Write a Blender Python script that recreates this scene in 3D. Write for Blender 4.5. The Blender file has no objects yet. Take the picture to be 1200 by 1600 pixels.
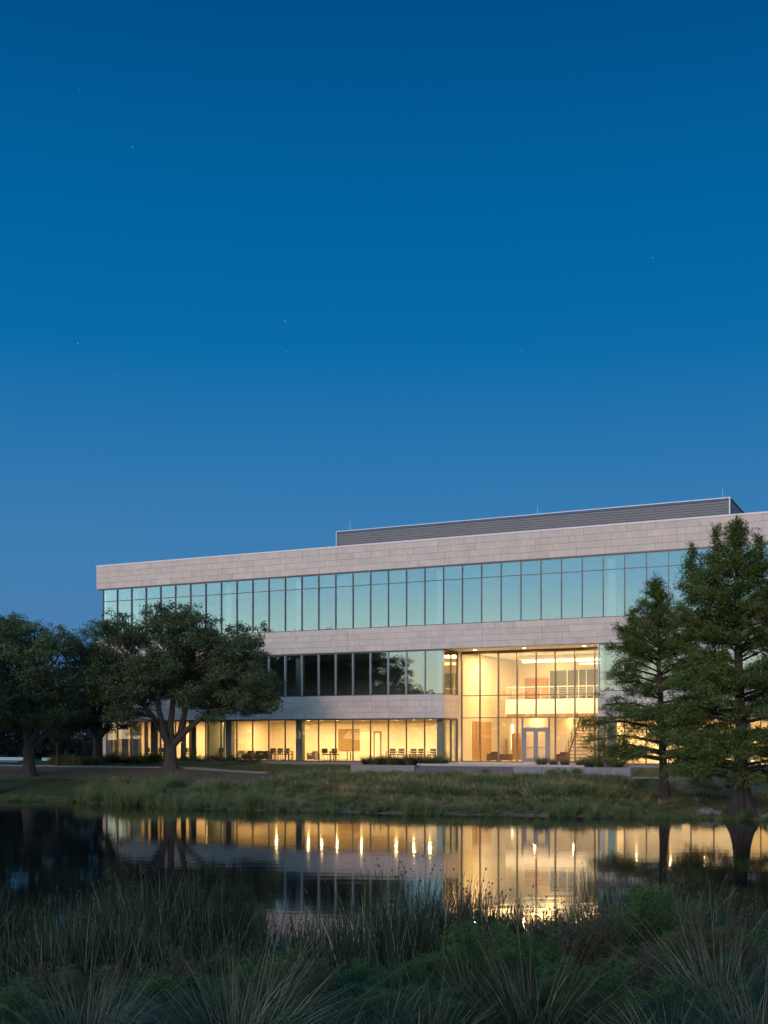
import bpy, math, random
import numpy as np
from mathutils import Vector, Matrix

rnd = random.Random(7)
rng = np.random.default_rng(7)
SC = bpy.context.scene
COL = SC.collection
PI = math.pi
rad = math.radians

# ------------------------------------------------------------------ camera
EYE = 3.4                                   # metres above the pond
cam_d = bpy.data.cameras.new("camera")
cam_d.sensor_width = 36.0
cam_d.lens = 1830 / 1600 * 36.0
cam_d.shift_y = (1154 - 800) / 1600.0
cam_d.clip_start = 0.2
cam_d.clip_end = 6000
cam = bpy.data.objects.new("camera", cam_d)
cam.location = (0, 0, EYE)
cam.rotation_euler = (PI / 2, 0, 0)
COL.objects.link(cam)
SC.camera = cam

# ------------------------------------------------------------------ exposure
SC.view_settings.view_transform = 'Standard'
SC.view_settings.look = 'None'
SC.view_settings.exposure = 0.0
SC.view_settings.gamma = 1.0
SC.view_settings.use_curve_mapping = False
SC.render.engine = 'CYCLES'
SC.cycles.max_bounces = 8
SC.cycles.diffuse_bounces = 4
SC.cycles.glossy_bounces = 4
SC.cycles.transparent_max_bounces = 24
SC.cycles.caustics_reflective = False
SC.cycles.caustics_refractive = False
SC.cycles.use_denoising = True
SC.cycles.sample_clamp_indirect = 6.0

# ------------------------------------------------------------------ sky
SUN_EL, SUN_AZ = 2.0, rad(228)              # afterglow behind the camera, to its left
world = bpy.data.worlds.new("World")
SC.world = world
world.use_nodes = True
wn, wl = world.node_tree.nodes, world.node_tree.links
wn.clear()


def srgb(r, g, b):
    f = lambda c: (c / 255 / 12.92) if c / 255 <= 0.04045 else ((c / 255 + 0.055) / 1.055) ** 2.4
    return (f(r), f(g), f(b), 1.0)


def lin(r, g, b):
    return (r, g, b, 1.0)


def ramp(nodes, stops, interp='LINEAR'):
    n = nodes.new('ShaderNodeValToRGB')
    cr = n.color_ramp
    cr.interpolation = interp
    while len(cr.elements) > 1:
        cr.elements.remove(cr.elements[-1])
    cr.elements[0].position = stops[0][0]
    cr.elements[0].color = stops[0][1]
    for p, c in stops[1:]:
        e = cr.elements.new(p)
        e.color = c
    return n


def mathn(nodes, links, op, a, b=None, c=None, clamp=False):
    n = nodes.new('ShaderNodeMath')
    n.operation = op
    n.use_clamp = clamp
    for i, v in enumerate((a, b, c)):
        if v is None:
            continue
        if isinstance(v, (int, float)):
            n.inputs[i].default_value = v
        else:
            links.new(v, n.inputs[i])
    return n.outputs[0]


tc = wn.new('ShaderNodeTexCoord')
sep = wn.new('ShaderNodeSeparateXYZ')
wl.new(tc.outputs['Generated'], sep.inputs[0])
el = mathn(wn, wl, 'ARCSINE', sep.outputs['Z'])
el = mathn(wn, wl, 'DIVIDE', el, rad(45), clamp=True)                # 0..45 degrees -> 0..1
dv = wn.new('ShaderNodeVectorMath'); dv.operation = 'MULTIPLY'
wl.new(tc.outputs['Generated'], dv.inputs[0]); dv.inputs[1].default_value = (1, 1, 0)
nv = wn.new('ShaderNodeVectorMath'); nv.operation = 'NORMALIZE'
wl.new(dv.outputs[0], nv.inputs[0])
dt = wn.new('ShaderNodeVectorMath'); dt.operation = 'DOT_PRODUCT'
wl.new(nv.outputs[0], dt.inputs[0]); dt.inputs[1].default_value = (math.sin(SUN_AZ), math.cos(SUN_AZ), 0)
E1 = 45.0
east = ramp(wn, [(0.0, srgb(82, 127, 170)), (5 / E1, srgb(74, 126, 174)), (9.5 / E1, srgb(60, 124, 177)),
                 (13.5 / E1, srgb(42, 117, 174)), (18 / E1, srgb(10, 107, 168)), (24 / E1, srgb(0, 98, 160)),
                 (32 / E1, srgb(0, 79, 136)), (1.0, srgb(0, 62, 112))])
west = ramp(wn, [(0.0, lin(3.0, 1.9, 1.1)), (3 / E1, lin(2.6, 2.1, 1.45)), (5.5 / E1, lin(1.9, 2.15, 1.95)),
                 (8 / E1, lin(1.08, 1.72, 2.1)), (12 / E1, lin(.80, 1.4, 1.95)), (20 / E1, lin(.48, .95, 1.6)),
                 (1.0, lin(.16, .42, .9))])
wl.new(el, east.inputs[0]); wl.new(el, west.inputs[0])
mr = wn.new('ShaderNodeMapRange'); mr.interpolation_type = 'SMOOTHSTEP'
mr.inputs['From Min'].default_value = -0.35; mr.inputs['From Max'].default_value = 0.8
wl.new(dt.outputs['Value'], mr.inputs['Value'])
mx = wn.new('ShaderNodeMix'); mx.data_type = 'RGBA'
wl.new(mr.outputs[0], mx.inputs['Factor'])
wl.new(east.outputs[0], mx.inputs['A']); wl.new(west.outputs[0], mx.inputs['B'])
sky = wn.new('ShaderNodeTexSky')
sky.sky_type = 'NISHITA'
sky.sun_disc = False
sky.sun_elevation = rad(SUN_EL)
sky.sun_rotation = SUN_AZ
bg1 = wn.new('ShaderNodeBackground'); bg1.inputs['Strength'].default_value = 1.0
bg2 = wn.new('ShaderNodeBackground'); bg2.inputs['Strength'].default_value = 0.0005
wl.new(mx.outputs['Result'], bg1.inputs['Color'])
wl.new(sky.outputs[0], bg2.inputs['Color'])
ads = wn.new('ShaderNodeAddShader')
wl.new(bg1.outputs[0], ads.inputs[0]); wl.new(bg2.outputs[0], ads.inputs[1])
wo = wn.new('ShaderNodeOutputWorld')
wl.new(ads.outputs[0], wo.inputs['Surface'])

# ------------------------------------------------------------------ the afterglow as a very weak, very soft sun
sl = bpy.data.lights.new("afterglow_sun", 'SUN')
sl.energy = 1.35
sl.angle = rad(12)
sl.color = (1.0, .66, .56)
so = bpy.data.objects.new("afterglow_sun", sl)
d = Vector((math.sin(rad(200)) * math.cos(rad(14)), math.cos(rad(200)) * math.cos(rad(14)), math.sin(rad(14))))
so.rotation_euler = d.to_track_quat('Z', 'Y').to_euler()
so.location = (-30, -60, 30)
COL.objects.link(so)


# ================================================================== helpers
def tag(o, label=None, cat=None, group=None, kind=None):
    if label: o['label'] = label
    if cat: o['category'] = cat
    if group: o['group'] = group
    if kind: o['kind'] = kind
    elif cat: o['kind'] = 'thing'
    return o


def link(name, data, parent=None, loc=None, rot=None):
    o = bpy.data.objects.new(name, data)
    COL.objects.link(o)
    if parent is not None: o.parent = parent
    if loc is not None: o.location = loc
    if rot is not None: o.rotation_euler = rot
    return o


def empty(name, loc=(0, 0, 0), rz=0.0, parent=None):
    o = link(name, None, parent, loc, (0, 0, rz))
    o.empty_display_size = .3
    return o


class MB:
    """small mesh builder: boxes, tubes, discs joined into ONE mesh"""
    def __init__(s):
        s.v, s.f, s.m = [], [], []

    def add(s, vs, fs, mi=0):
        b = len(s.v)
        s.v += [tuple(v) for v in vs]
        s.f += [tuple(i + b for i in f) for f in fs]
        s.m += [mi] * len(fs)
        return s

    def box(s, x0, x1, y0, y1, z0, z1, mi=0):
        vs = [(x0, y0, z0), (x1, y0, z0), (x1, y1, z0), (x0, y1, z0), (x0, y0, z1), (x1, y0, z1), (x1, y1, z1), (x0, y1, z1)]
        fs = [(0, 3, 2, 1), (4, 5, 6, 7), (0, 1, 5, 4), (1, 2, 6, 5), (2, 3, 7, 6), (3, 0, 4, 7)]
        return s.add(vs, fs, mi)

    def bevbox(s, x0, x1, y0, y1, z0, z1, b, mi=0):
        """box whose front (-y) face has chamfered edges"""
        vs = [(x0, y1, z0), (x1, y1, z0), (x1, y1, z1), (x0, y1, z1), (x0, y0 + b, z0), (x1, y0 + b, z0), (x1, y0 + b, z1), (x0, y0 + b, z1),
              (x0 + b, y0, z0 + b), (x1 - b, y0, z0 + b), (x1 - b, y0, z1 - b), (x0 + b, y0, z1 - b)]
        fs = [(0, 3, 2, 1), (8, 9, 10, 11)]
        for a in range(4):
            c = (a + 1) % 4
            fs.append((a, c, c + 4, a + 4)); fs.append((a + 4, c + 4, c + 8, a + 8))
        return s.add(vs, fs, mi)

    def tube(s, pts, rads, n=8, cap=True, mi=0):
        pts = [Vector(p) for p in pts]
        b = len(s.v)
        up = Vector((0, 0, 1))
        prev = None
        for i, p in enumerate(pts):
            t = (pts[min(i + 1, len(pts) - 1)] - pts[max(i - 1, 0)])
            t = t.normalized() if t.length > 1e-9 else up
            if prev is None:
                a = t.cross(up if abs(t.z) < .9 else Vector((1, 0, 0))).normalized()
            else:
                a = (prev - t * prev.dot(t)).normalized()
            prev = a
            c = t.cross(a)
            for k in range(n):
                w = 2 * PI * k / n
                s.v.append(tuple(p + (a * math.cos(w) + c * math.sin(w)) * rads[i]))
        for i in range(len(pts) - 1):
            for k in range(n):
                q = (k + 1) % n
                s.f.append((b + i * n + k, b + i * n + q, b + (i + 1) * n + q, b + (i + 1) * n + k)); s.m.append(mi)
        if cap:
            s.f.append(tuple(b + k for k in range(n))[::-1]); s.m.append(mi)
            e = b + (len(pts) - 1) * n
            s.f.append(tuple(e + k for k in range(n))); s.m.append(mi)
        return s

    def mesh(s, name, mats, smooth=False):
        me = bpy.data.meshes.new(name)
        me.from_pydata(s.v, [], s.f)
        for m in (mats if isinstance(mats, (list, tuple)) else [mats]): me.materials.append(m)
        if any(s.m): me.polygons.foreach_set('material_index', s.m)
        if smooth: me.polygons.foreach_set('use_smooth', [True] * len(s.f))
        me.update()
        return me

    def build(s, name, mats, parent=None, loc=None, rot=None, smooth=False):
        return link(name, s.mesh(name, mats, smooth), parent, loc, rot)


def np_mesh(name, verts, nv_per, mats, tint=None, mat_idx=None):
    """verts (N*nv_per,3): N faces of nv_per corners each, nothing shared"""
    me = bpy.data.meshes.new(name)
    n = len(verts) // nv_per
    me.vertices.add(len(verts)); me.vertices.foreach_set('co', np.ascontiguousarray(verts, dtype=np.float32).ravel())
    me.loops.add(len(verts)); me.loops.foreach_set('vertex_index', np.arange(len(verts), dtype=np.int32))
    me.polygons.add(n)
    me.polygons.foreach_set('loop_start', np.arange(n, dtype=np.int32) * nv_per)
    for m in (mats if isinstance(mats, (list, tuple)) else [mats]): me.materials.append(m)
    if mat_idx is not None: me.polygons.foreach_set('material_index', mat_idx.astype(np.int32))
    if tint is not None:
        a = me.attributes.new('tint', 'FLOAT', 'FACE')
        a.data.foreach_set('value', tint.astype(np.float32))
    me.update(calc_edges=True)
    return me


# ================================================================== materials
def new_mat(name):
    m = bpy.data.materials.new(name)
    m.use_nodes = True
    n, l = m.node_tree.nodes, m.node_tree.links
    return m, n, l, n['Principled BSDF']


def plain(name, col, rough=.6, metal=0.0, noise=0.0, scale=4.0, bump=0.0, bscale=30.0, emit=None, spec=.5):
    m, n, l, p = new_mat(name)
    p.inputs['Roughness'].default_value = rough
    p.inputs['Metallic'].default_value = metal
    p.inputs['Specular IOR Level'].default_value = spec
    c = lin(*col)
    if noise:
        tx = n.new('ShaderNodeTexCoord')
        nz = n.new('ShaderNodeTexNoise'); nz.inputs['Scale'].default_value = scale; nz.inputs['Detail'].default_value = 6
        l.new(tx.outputs['Object'], nz.inputs['Vector'])
        r = ramp(n, [(.3, lin(*[x * (1 - noise) for x in col])), (.7, lin(*[x * (1 + noise) for x in col]))])
        l.new(nz.outputs['Fac'], r.inputs[0]); l.new(r.outputs[0], p.inputs['Base Color'])
    else:
        p.inputs['Base Color'].default_value = c
    if bump:
        tx = n.new('ShaderNodeTexCoord')
        nz = n.new('ShaderNodeTexNoise'); nz.inputs['Scale'].default_value = bscale; nz.inputs['Detail'].default_value = 5
        l.new(tx.outputs['Object'], nz.inputs['Vector'])
        b = n.new('ShaderNodeBump'); b.inputs['Strength'].default_value = bump; b.inputs['Distance'].default_value = .02
        l.new(nz.outputs['Fac'], b.inputs['Height']); l.new(b.outputs[0], p.inputs['Normal'])
    if emit:
        p.inputs['Emission Color'].default_value = lin(*emit[:3]); p.inputs['Emission Strength'].default_value = emit[3]
    return m


def stone_mat():
    m, n, l, p = new_mat('limestone')
    oi = n.new('ShaderNodeObjectInfo')
    r = ramp(n, [(0, lin(.54, .47, .395)), (.35, lin(.57, .50, .425)), (.6, lin(.55, .485, .42)), (.8, lin(.61, .52, .43)), (1, lin(.51, .45, .39))])
    l.new(oi.outputs['Random'], r.inputs[0])
    tx = n.new('ShaderNodeTexCoord')
    mp = n.new('ShaderNodeVectorMath'); mp.operation = 'ADD'
    l.new(tx.outputs['Object'], mp.inputs[0]); l.new(oi.outputs['Location'], mp.inputs[1])
    nz = n.new('ShaderNodeTexNoise'); nz.inputs['Scale'].default_value = 1.3; nz.inputs['Detail'].default_value = 8; nz.inputs['Roughness'].default_value = .65
    l.new(mp.outputs[0], nz.inputs['Vector'])
    r2 = ramp(n, [(.3, lin(.86, .86, .87)), (.7, lin(1.08, 1.07, 1.05))])
    l.new(nz.outputs['Fac'], r2.inputs[0])
    mxx = n.new('ShaderNodeMix'); mxx.data_type = 'RGBA'; mxx.blend_type = 'MULTIPLY'; mxx.inputs['Factor'].default_value = 1
    l.new(r.outputs[0], mxx.inputs['A']); l.new(r2.outputs[0], mxx.inputs['B'])
    # faint rain streaks running down the face
    mps = n.new('ShaderNodeMapping'); mps.inputs['Scale'].default_value = (5.0, 5.0, .35)
    l.new(mp.outputs[0], mps.inputs[0])
    nzs = n.new('ShaderNodeTexNoise'); nzs.inputs['Scale'].default_value = 1.0; nzs.inputs['Detail'].default_value = 4
    l.new(mps.outputs[0], nzs.inputs['Vector'])
    r3 = ramp(n, [(.35, lin(.84, .83, .82)), (.55, lin(1, 1, 1))]); l.new(nzs.outputs['Fac'], r3.inputs[0])
    mx3 = n.new('ShaderNodeMix'); mx3.data_type = 'RGBA'; mx3.blend_type = 'MULTIPLY'; mx3.inputs['Factor'].default_value = .45
    l.new(mxx.outputs['Result'], mx3.inputs['A']); l.new(r3.outputs[0], mx3.inputs['B'])
    l.new(mx3.outputs['Result'], p.inputs['Base Color'])
    p.inputs['Roughness'].default_value = .75
    b = n.new('ShaderNodeBump'); b.inputs['Strength'].default_value = .15; b.inputs['Distance'].default_value = .01
    nz2 = n.new('ShaderNodeTexNoise'); nz2.inputs['Scale'].default_value = 25
    l.new(mp.outputs[0], nz2.inputs['Vector']); l.new(nz2.outputs['Fac'], b.inputs['Height']); l.new(b.outputs[0], p.inputs['Normal'])
    return m


def glass_mat(name, refl=.2, tint=(.80, .93, .88), gl=(.72, 1.0, .97)):
    m, n, l, p = new_mat(name)
    n.remove(p)
    out = n['Material Output']
    tr = n.new('ShaderNodeBsdfTransparent'); tr.inputs[0].default_value = lin(*tint)
    g = n.new('ShaderNodeBsdfAnisotropic') if False else n.new('ShaderNodeBsdfGlossy')
    g.inputs['Color'].default_value = lin(*gl); g.inputs['Roughness'].default_value = .0
    fr = n.new('ShaderNodeLayerWeight'); fr.inputs['Blend'].default_value = .35
    f = mathn(n, l, 'MULTIPLY_ADD', fr.outputs['Fresnel'], .55, refl, clamp=True)
    # float glass is never quite flat
    tx = n.new('ShaderNodeTexCoord'); oi = n.new('ShaderNodeObjectInfo')
    mp = n.new('ShaderNodeVectorMath'); mp.operation = 'ADD'
    l.new(tx.outputs['Object'], mp.inputs[0]); l.new(oi.outputs['Location'], mp.inputs[1])
    nz = n.new('ShaderNodeTexNoise'); nz.inputs['Scale'].default_value = .7; nz.inputs['Detail'].default_value = 1
    l.new(mp.outputs[0], nz.inputs['Vector'])
    b = n.new('ShaderNodeBump'); b.inputs['Strength'].default_value = .04; b.inputs['Distance'].default_value = .02
    l.new(nz.outputs['Fac'], b.inputs['Height']); l.new(b.outputs[0], g.inputs['Normal'])
    ms = n.new('ShaderNodeMixShader')
    l.new(f, ms.inputs[0]); l.new(tr.outputs[0], ms.inputs[1]); l.new(g.outputs[0], ms.inputs[2])
    l.new(ms.outputs[0], out.inputs['Surface'])
    return m


def leaf_mat(name, stops, rough=.55, trans=.25):
    m, n, l, p = new_mat(name)
    at = n.new('ShaderNodeAttribute'); at.attribute_name = 'tint'
    r = ramp(n, stops)
    l.new(at.outputs['Fac'], r.inputs[0]); l.new(r.outputs[0], p.inputs['Base Color'])
    p.inputs['Roughness'].default_value = rough
    p.inputs['Specular IOR Level'].default_value = .25
    if trans:
        t = n.new('ShaderNodeBsdfTranslucent'); l.new(r.outputs[0], t.inputs['Color'])
        ms = n.new('ShaderNodeMixShader'); ms.inputs[0].default_value = trans
        l.new(p.outputs[0], ms.inputs[1]); l.new(t.outputs[0], ms.inputs[2])
        l.new(ms.outputs[0], n['Material Output'].inputs['Surface'])
    return m


def bark_mat(name, c1, c2):
    m, n, l, p = new_mat(name)
    tx = n.new('ShaderNodeTexCoord')
    mp = n.new('ShaderNodeMapping'); mp.inputs['Scale'].default_value = (6, 6, 1.1)
    l.new(tx.outputs['Object'], mp.inputs[0])
    nz = n.new('ShaderNodeTexNoise'); nz.inputs['Scale'].default_value = 2.2; nz.inputs['Detail'].default_value = 8; nz.inputs['Roughness'].default_value = .7
    l.new(mp.outputs[0], nz.inputs['Vector'])
    r = ramp(n, [(.3, lin(*c1)), (.72, lin(*c2))])
    l.new(nz.outputs['Fac'], r.inputs[0]); l.new(r.outputs[0], p.inputs['Base Color'])
    b = n.new('ShaderNodeBump'); b.inputs['Strength'].default_value = .9; b.inputs['Distance'].default_value = .05
    l.new(nz.outputs['Fac'], b.inputs['Height']); l.new(b.outputs[0], p.inputs['Normal'])
    p.inputs['Roughness'].default_value = .9
    return m


M = {}
M['stone'] = stone_mat()
M['joint'] = plain('joint_mortar', (.42, .37, .32), .9)
M['coping'] = plain('pale_metal_coping', (.62, .60, .58), .45)
M['alu'] = plain('silver_aluminium', (.34, .36, .37), .35, .6)
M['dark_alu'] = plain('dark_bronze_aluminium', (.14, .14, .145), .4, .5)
M['bronze'] = plain('bronze_aluminium', (.13, .105, .08), .4, .4)
M['glass'] = glass_mat('vision_glass', .125, tint=(.86, .94, .92), gl=(.64, .84, .93))
M['side_glass'] = glass_mat('side_window_glass', .22, tint=(.95, .95, .9), gl=(1, .92, .80))
M['glass_low'] = glass_mat('clear_lobby_glass', .02, tint=(.96, .97, .95), gl=(.85, 1.0, .97))
M['wall_cream'] = plain('cream_painted_wall', (.74, .66, .52), .8, noise=.03, scale=.6)
M['wall_dim'] = plain('unlit_room_wall', (.16, .18, .17), .85)  # gloom of the unlit upper rooms put into wall and ceiling colour
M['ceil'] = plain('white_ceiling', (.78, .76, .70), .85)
M['carpet'] = plain('grey_brown_carpet', (.22, .18, .13), .95, noise=.1, scale=8)
M['terrazzo'] = plain('pale_terrazzo', (.58, .52, .43), .35, noise=.05, scale=12)
M['column'] = plain('grey_green_column', (.20, .235, .215), .6)
M['curtain'] = plain('grey_green_curtain', (.17, .20, .175), .9)
M['wood'] = plain('orange_brown_wood', (.42, .22, .08), .5, noise=.12, scale=2)
M['tanboard'] = plain('tan_pinboard', (.30, .20, .09), .8, noise=.04)
M['metal_screen'] = plain('grey_louvre_metal', (.46, .48, .50), .45, .3, noise=.05, scale=.7)
M['screen_back'] = plain('dark_screen_backing', (.09, .09, .095), .7)
M['roof'] = plain('roof_membrane', (.3, .3, .3), .9)
M['concrete'] = plain('pale_concrete', (.20, .197, .20), .8, noise=.08, scale=1.5, bump=.15)
M['step_stone'] = plain('grey_step_stone', (.10, .10, .108), .8, noise=.08, scale=1.5)
M['paving'] = plain('paving', (.40, .36, .32), .8, noise=.08, scale=3)
M['door_metal'] = plain('grey_blue_door_metal', (.16, .17, .19), .4, .3)
M['chair_dark'] = plain('dark_olive_fabric', (.10, .10, .06), .8)
M['chair_leg'] = plain('chair_metal', (.12, .11, .09), .4, .6)
M['table_top'] = plain('pale_laminate_table', (.48, .42, .32), .4)
M['brown_uph'] = plain('brown_upholstery', (.14, .085, .045), .8)
M['white_paint'] = plain('white_paint', (.8, .78, .74), .6)
M['rail_white'] = plain('pale_rail', (.72, .68, .60), .4)
M['lamp'] = plain('warm_lamp_face', (.9, .85, .7), .5, emit=(1.0, .80, .50, 9.0))
M['cove'] = plain('cove_light_and_doorway_glow', (.9, .85, .7), .5, emit=(1.0, .82, .52, 2.6))
M['downlamp'] = plain('bright_downlight_face', (.9, .85, .7), .5, emit=(1.0, .80, .48, 90.0))
M['star'] = plain('star_light', (1, 1, 1), .5, emit=(.8, .9, 1.0, 1.0))
M['rod'] = plain('pale_rod', (.45, .5, .55), .4, .4)
M['rock'] = plain('grey_rock', (.15, .145, .14), .85, noise=.3, scale=3, bump=.5, bscale=8)
M['bark_oak'] = bark_mat('oak_bark', (.026, .024, .022), (.070, .064, .058))
M['bark_cyp'] = bark_mat('cypress_bark', (.014, .011, .010), (.052, .042, .038))
M['oak_leaf'] = leaf_mat('oak_leaves', [(0, lin(0.047, 0.080, 0.037)), (.5, lin(0.077, 0.120, 0.051)), (1, lin(0.131, 0.180, 0.074))])
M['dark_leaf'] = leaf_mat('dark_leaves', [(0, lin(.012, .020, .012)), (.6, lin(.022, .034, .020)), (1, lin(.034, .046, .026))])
M['cyp_leaf'] = leaf_mat('cypress_leaves', [(0, lin(0.066, 0.105, 0.025)), (.5, lin(0.109, 0.159, 0.039)), (1, lin(0.199, 0.249, 0.065))])
M['small_leaf'] = leaf_mat('young_tree_leaves', [(0, lin(.05, .06, .02)), (1, lin(.10, .10, .035))])
M['marsh'] = leaf_mat('marsh_grass', [(0, lin(0.059, 0.109, 0.040)), (.35, lin(0.145, 0.181, 0.064)), (.7, lin(0.293, 0.254, 0.111)), (1, lin(0.545, 0.363, 0.213))])
M['orn_grass'] = leaf_mat('ornamental_grass', [(0, lin(.05, .075, .025)), (.6, lin(.10, .12, .04)), (1, lin(.22, .19, .09))])
M['reed'] = leaf_mat('reeds', [(0, lin(0.017, 0.036, 0.019)), (.6, lin(0.034, 0.063, 0.031)), (.85, lin(0.096, 0.117, 0.058)), (1, lin(0.288, 0.300, 0.156))])
M['seed'] = plain('brown_seed_head', (.06, .04, .025), .9)
M['tussock'] = leaf_mat('tussock_blades', [(0, lin(0.018, 0.040, 0.019)), (.5, lin(0.048, 0.088, 0.043)), (.8, lin(0.149, 0.181, 0.108)), (1, lin(0.368, 0.350, 0.228))])
M['stalk'] = leaf_mat('straw_stalks', [(0, lin(0.078, 0.078, 0.052)), (1, lin(0.260, 0.227, 0.156))])
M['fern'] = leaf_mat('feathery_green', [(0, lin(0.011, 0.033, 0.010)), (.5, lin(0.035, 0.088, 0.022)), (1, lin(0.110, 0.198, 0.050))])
M['dry'] = leaf_mat('dry_weed', [(0, lin(.022, .024, .013)), (.5, lin(.050, .050, .027)), (1, lin(.13, .115, .065))])
M['stem'] = plain('brown_stem', (.06, .05, .035), .9)

# ================================================================== terrain
CX, CY, FLOOR = 4.16, 81.9, 1.72
TH = rad(25.8)
SN, CS = math.sin(TH), math.cos(TH)


def b2w(t, y):
    """building coordinates (along facade, into building) -> world"""
    return CX + t * CS + y * SN, CY - t * SN + y * CS


shore_x = np.array([-60, -32, -20.8, -15.9, -9.2, 0, 8.3, 15.8, 22, 32, 45, 80], float)
shore_y = np.array([55, 60, 63.5, 62, 56.3, 52.9, 50.6, 48.4, 45, 38, 22, -10], float)


def wob(x, y):
    return (np.sin(x * .9 + 1.3) + np.sin(x * 2.3 + y * .7) * .5 + np.sin(y * 1.1 + .4)) * .33


def terrain(x, y):
    x = np.asarray(x, float); y = np.asarray(y, float)
    sh = np.interp(x, shore_x, shore_y)
    df = (y - sh) * .93 + wob(x, y) * .35                         # far bank
    dn = (15.0 + .9 * np.sin(x * .31 + .8) + .4 * np.sin(x * .9) - y)   # near bank
    dl = -x - 28 + 3 * np.sin(y * .07)                             # left bank, out of frame
    tt = (x - CX) * CS - (y - CY) * SN; yy = (x - CX) * SN + (y - CY) * CS
    zp = 1.40 - .36 * np.clip((tt + 15) / 9, 0, 1)                 # plateau: lower in front of the entrance
    far = np.where(df > 0, zp * (1 - (1 - np.clip(df / 17.0, 0, 1)) ** 1.5), .35 * df)
    k = np.clip((yy + 4.6) / 3.2, 0, 1) * (yy < 60)
    far = np.where(df > 0, far + (1.53 - zp) * k * k * (3 - 2 * k), far)
    near = np.where(dn > 0, 1.75 * (1 - np.exp(-np.maximum(dn, 0) / 7.0)) * 1.1, .25 * dn)
    left = np.where(dl > 0, 1.5 * (1 - np.exp(-np.maximum(dl, 0) / 6.0)), .3 * dl)
    z = np.maximum(np.maximum(far, near), left)
    z = np.maximum(z, -.9)
    return z + np.where(z > .15, wob(x * 1.7, y * 1.3) * .03, 0)


def tz(x, y):
    return float(terrain(x, y))


def build_ground():
    xs = np.unique(np.round(np.concatenate([np.arange(-9, 9.1, .4), np.arange(-34, 36, 1.0), np.arange(-90, 91, 5.0), np.array([-2500, -1200, -600, -300, -160, -120, 120, 160, 300, 600, 1200, 2500])]), 3))
    ys = np.unique(np.round(np.concatenate([np.arange(-2, 20, .4), np.arange(20, 90, .8), np.arange(90, 160, 5.0), np.arange(-80, 0, 8.0), np.array([-2500, -900, -300, -150, 200, 260, 400, 800, 1500, 3000, 5000])]), 3))
    X, Y = np.meshgrid(xs, ys)
    Z = terrain(X, Y)
    nx, ny = len(xs), len(ys)
    co = np.stack([X.ravel(), Y.ravel(), Z.ravel()], 1)
    idx = np.arange(nx * ny).reshape(ny, nx)
    q = np.stack([idx[:-1, :-1].ravel(), idx[:-1, 1:].ravel(), idx[1:, 1:].ravel(), idx[1:, :-1].ravel()], 1)
    me = bpy.data.meshes.new('ground')
    me.from_pydata(co.tolist(), [], q.tolist())
    me.polygons.foreach_set('use_smooth', [True] * len(q))
    # lawn (1) against mulch and bare soil (0), a ground cover, not a shade
    x, y = co[:, 0], co[:, 1]
    tt = (x - CX) * CS - (y - CY) * SN
    yy = (x - CX) * SN + (y - CY) * CS
    sh = np.interp(x, shore_x, shore_y)
    lawn = np.zeros(len(co))
    lawn[(yy > -9.5)] = 1
    lawn[(yy > -9) & (tt < -30)] = .6
    lawn[(y - sh > -1) & (y - sh < 9) & (x < -10)] = 1
    lawn[(yy > 30) | (x < -40)] = .7
    lawn[(y > 30) & (yy < -7.5) & (x > 8)] = .30
    lawn[(yy > -30) & (yy < -11) & (y - sh >= 9) & (x <= 8)] = .42
    near_shade = np.clip((24 - y) / 4, 0, 1) * (y > -30)  # near bank soil darkened for the shade between its plants
    am_ = me.attributes.new('near_shade', 'FLOAT', 'POINT'); am_.data.foreach_set('value', near_shade.astype(np.float32))
    a = me.attributes.new('lawn', 'FLOAT', 'POINT'); a.data.foreach_set('value', lawn.astype(np.float32))
    m, n, l, p = new_mat('ground_cover')
    at = n.new('ShaderNodeAttribute'); at.attribute_name = 'lawn'
    tx = n.new('ShaderNodeTexCoord')
    nz = n.new('ShaderNodeTexNoise'); nz.inputs['Scale'].default_value = .9; nz.inputs['Detail'].default_value = 10; nz.inputs['Roughness'].default_value = .7
    l.new(tx.outputs['Object'], nz.inputs['Vector'])
    g = ramp(n, [(.3, lin(.030, .055, .018)), (.7, lin(.070, .100, .035))])
    s = ramp(n, [(.3, lin(.065, .054, .036)), (.52, lin(.155, .122, .074)), (.72, lin(.26, .21, .14))])
    l.new(nz.outputs['Fac'], g.inputs[0]); l.new(nz.outputs['Fac'], s.inputs[0])
    f = mathn(n, l, 'MULTIPLY_ADD', nz.outputs['Fac'], .6, -.3)
    f = mathn(n, l, 'ADD', f, at.outputs['Fac'])
    r = ramp(n, [(.40, lin(0, 0, 0)), (.6, lin(1, 1, 1))]); l.new(f, r.inputs[0])
    mxx = n.new('ShaderNodeMix'); mxx.data_type = 'RGBA'
    l.new(r.outputs[0], mxx.inputs['Factor']); l.new(s.outputs[0], mxx.inputs['A']); l.new(g.outputs[0], mxx.inputs['B'])
    at2 = n.new('ShaderNodeAttribute'); at2.attribute_name = 'near_shade'
    mxm = n.new('ShaderNodeMix'); mxm.data_type = 'RGBA'
    l.new(at2.outputs['Fac'], mxm.inputs['Factor']); l.new(mxx.outputs['Result'], mxm.inputs['A']); mxm.inputs['B'].default_value = lin(.022, .019, .015)
    l.new(mxm.outputs['Result'], p.inputs['Base Color']); p.inputs['Roughness'].default_value = .95
    p.inputs['Specular IOR Level'].default_value = .1
    nz2 = n.new('ShaderNodeTexNoise'); nz2.inputs['Scale'].default_value = 9; nz2.inputs['Detail'].default_value = 8
    l.new(tx.outputs['Object'], nz2.inputs['Vector'])
    b = n.new('ShaderNodeBump'); b.inputs['Strength'].default_value = .8; b.inputs['Distance'].default_value = .12
    l.new(nz2.outputs['Fac'], b.inputs['Height']); l.new(b.outputs[0], p.inputs['Normal'])
    me.materials.append(m)
    tag(link('ground', me), kind='structure')


build_ground()

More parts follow.
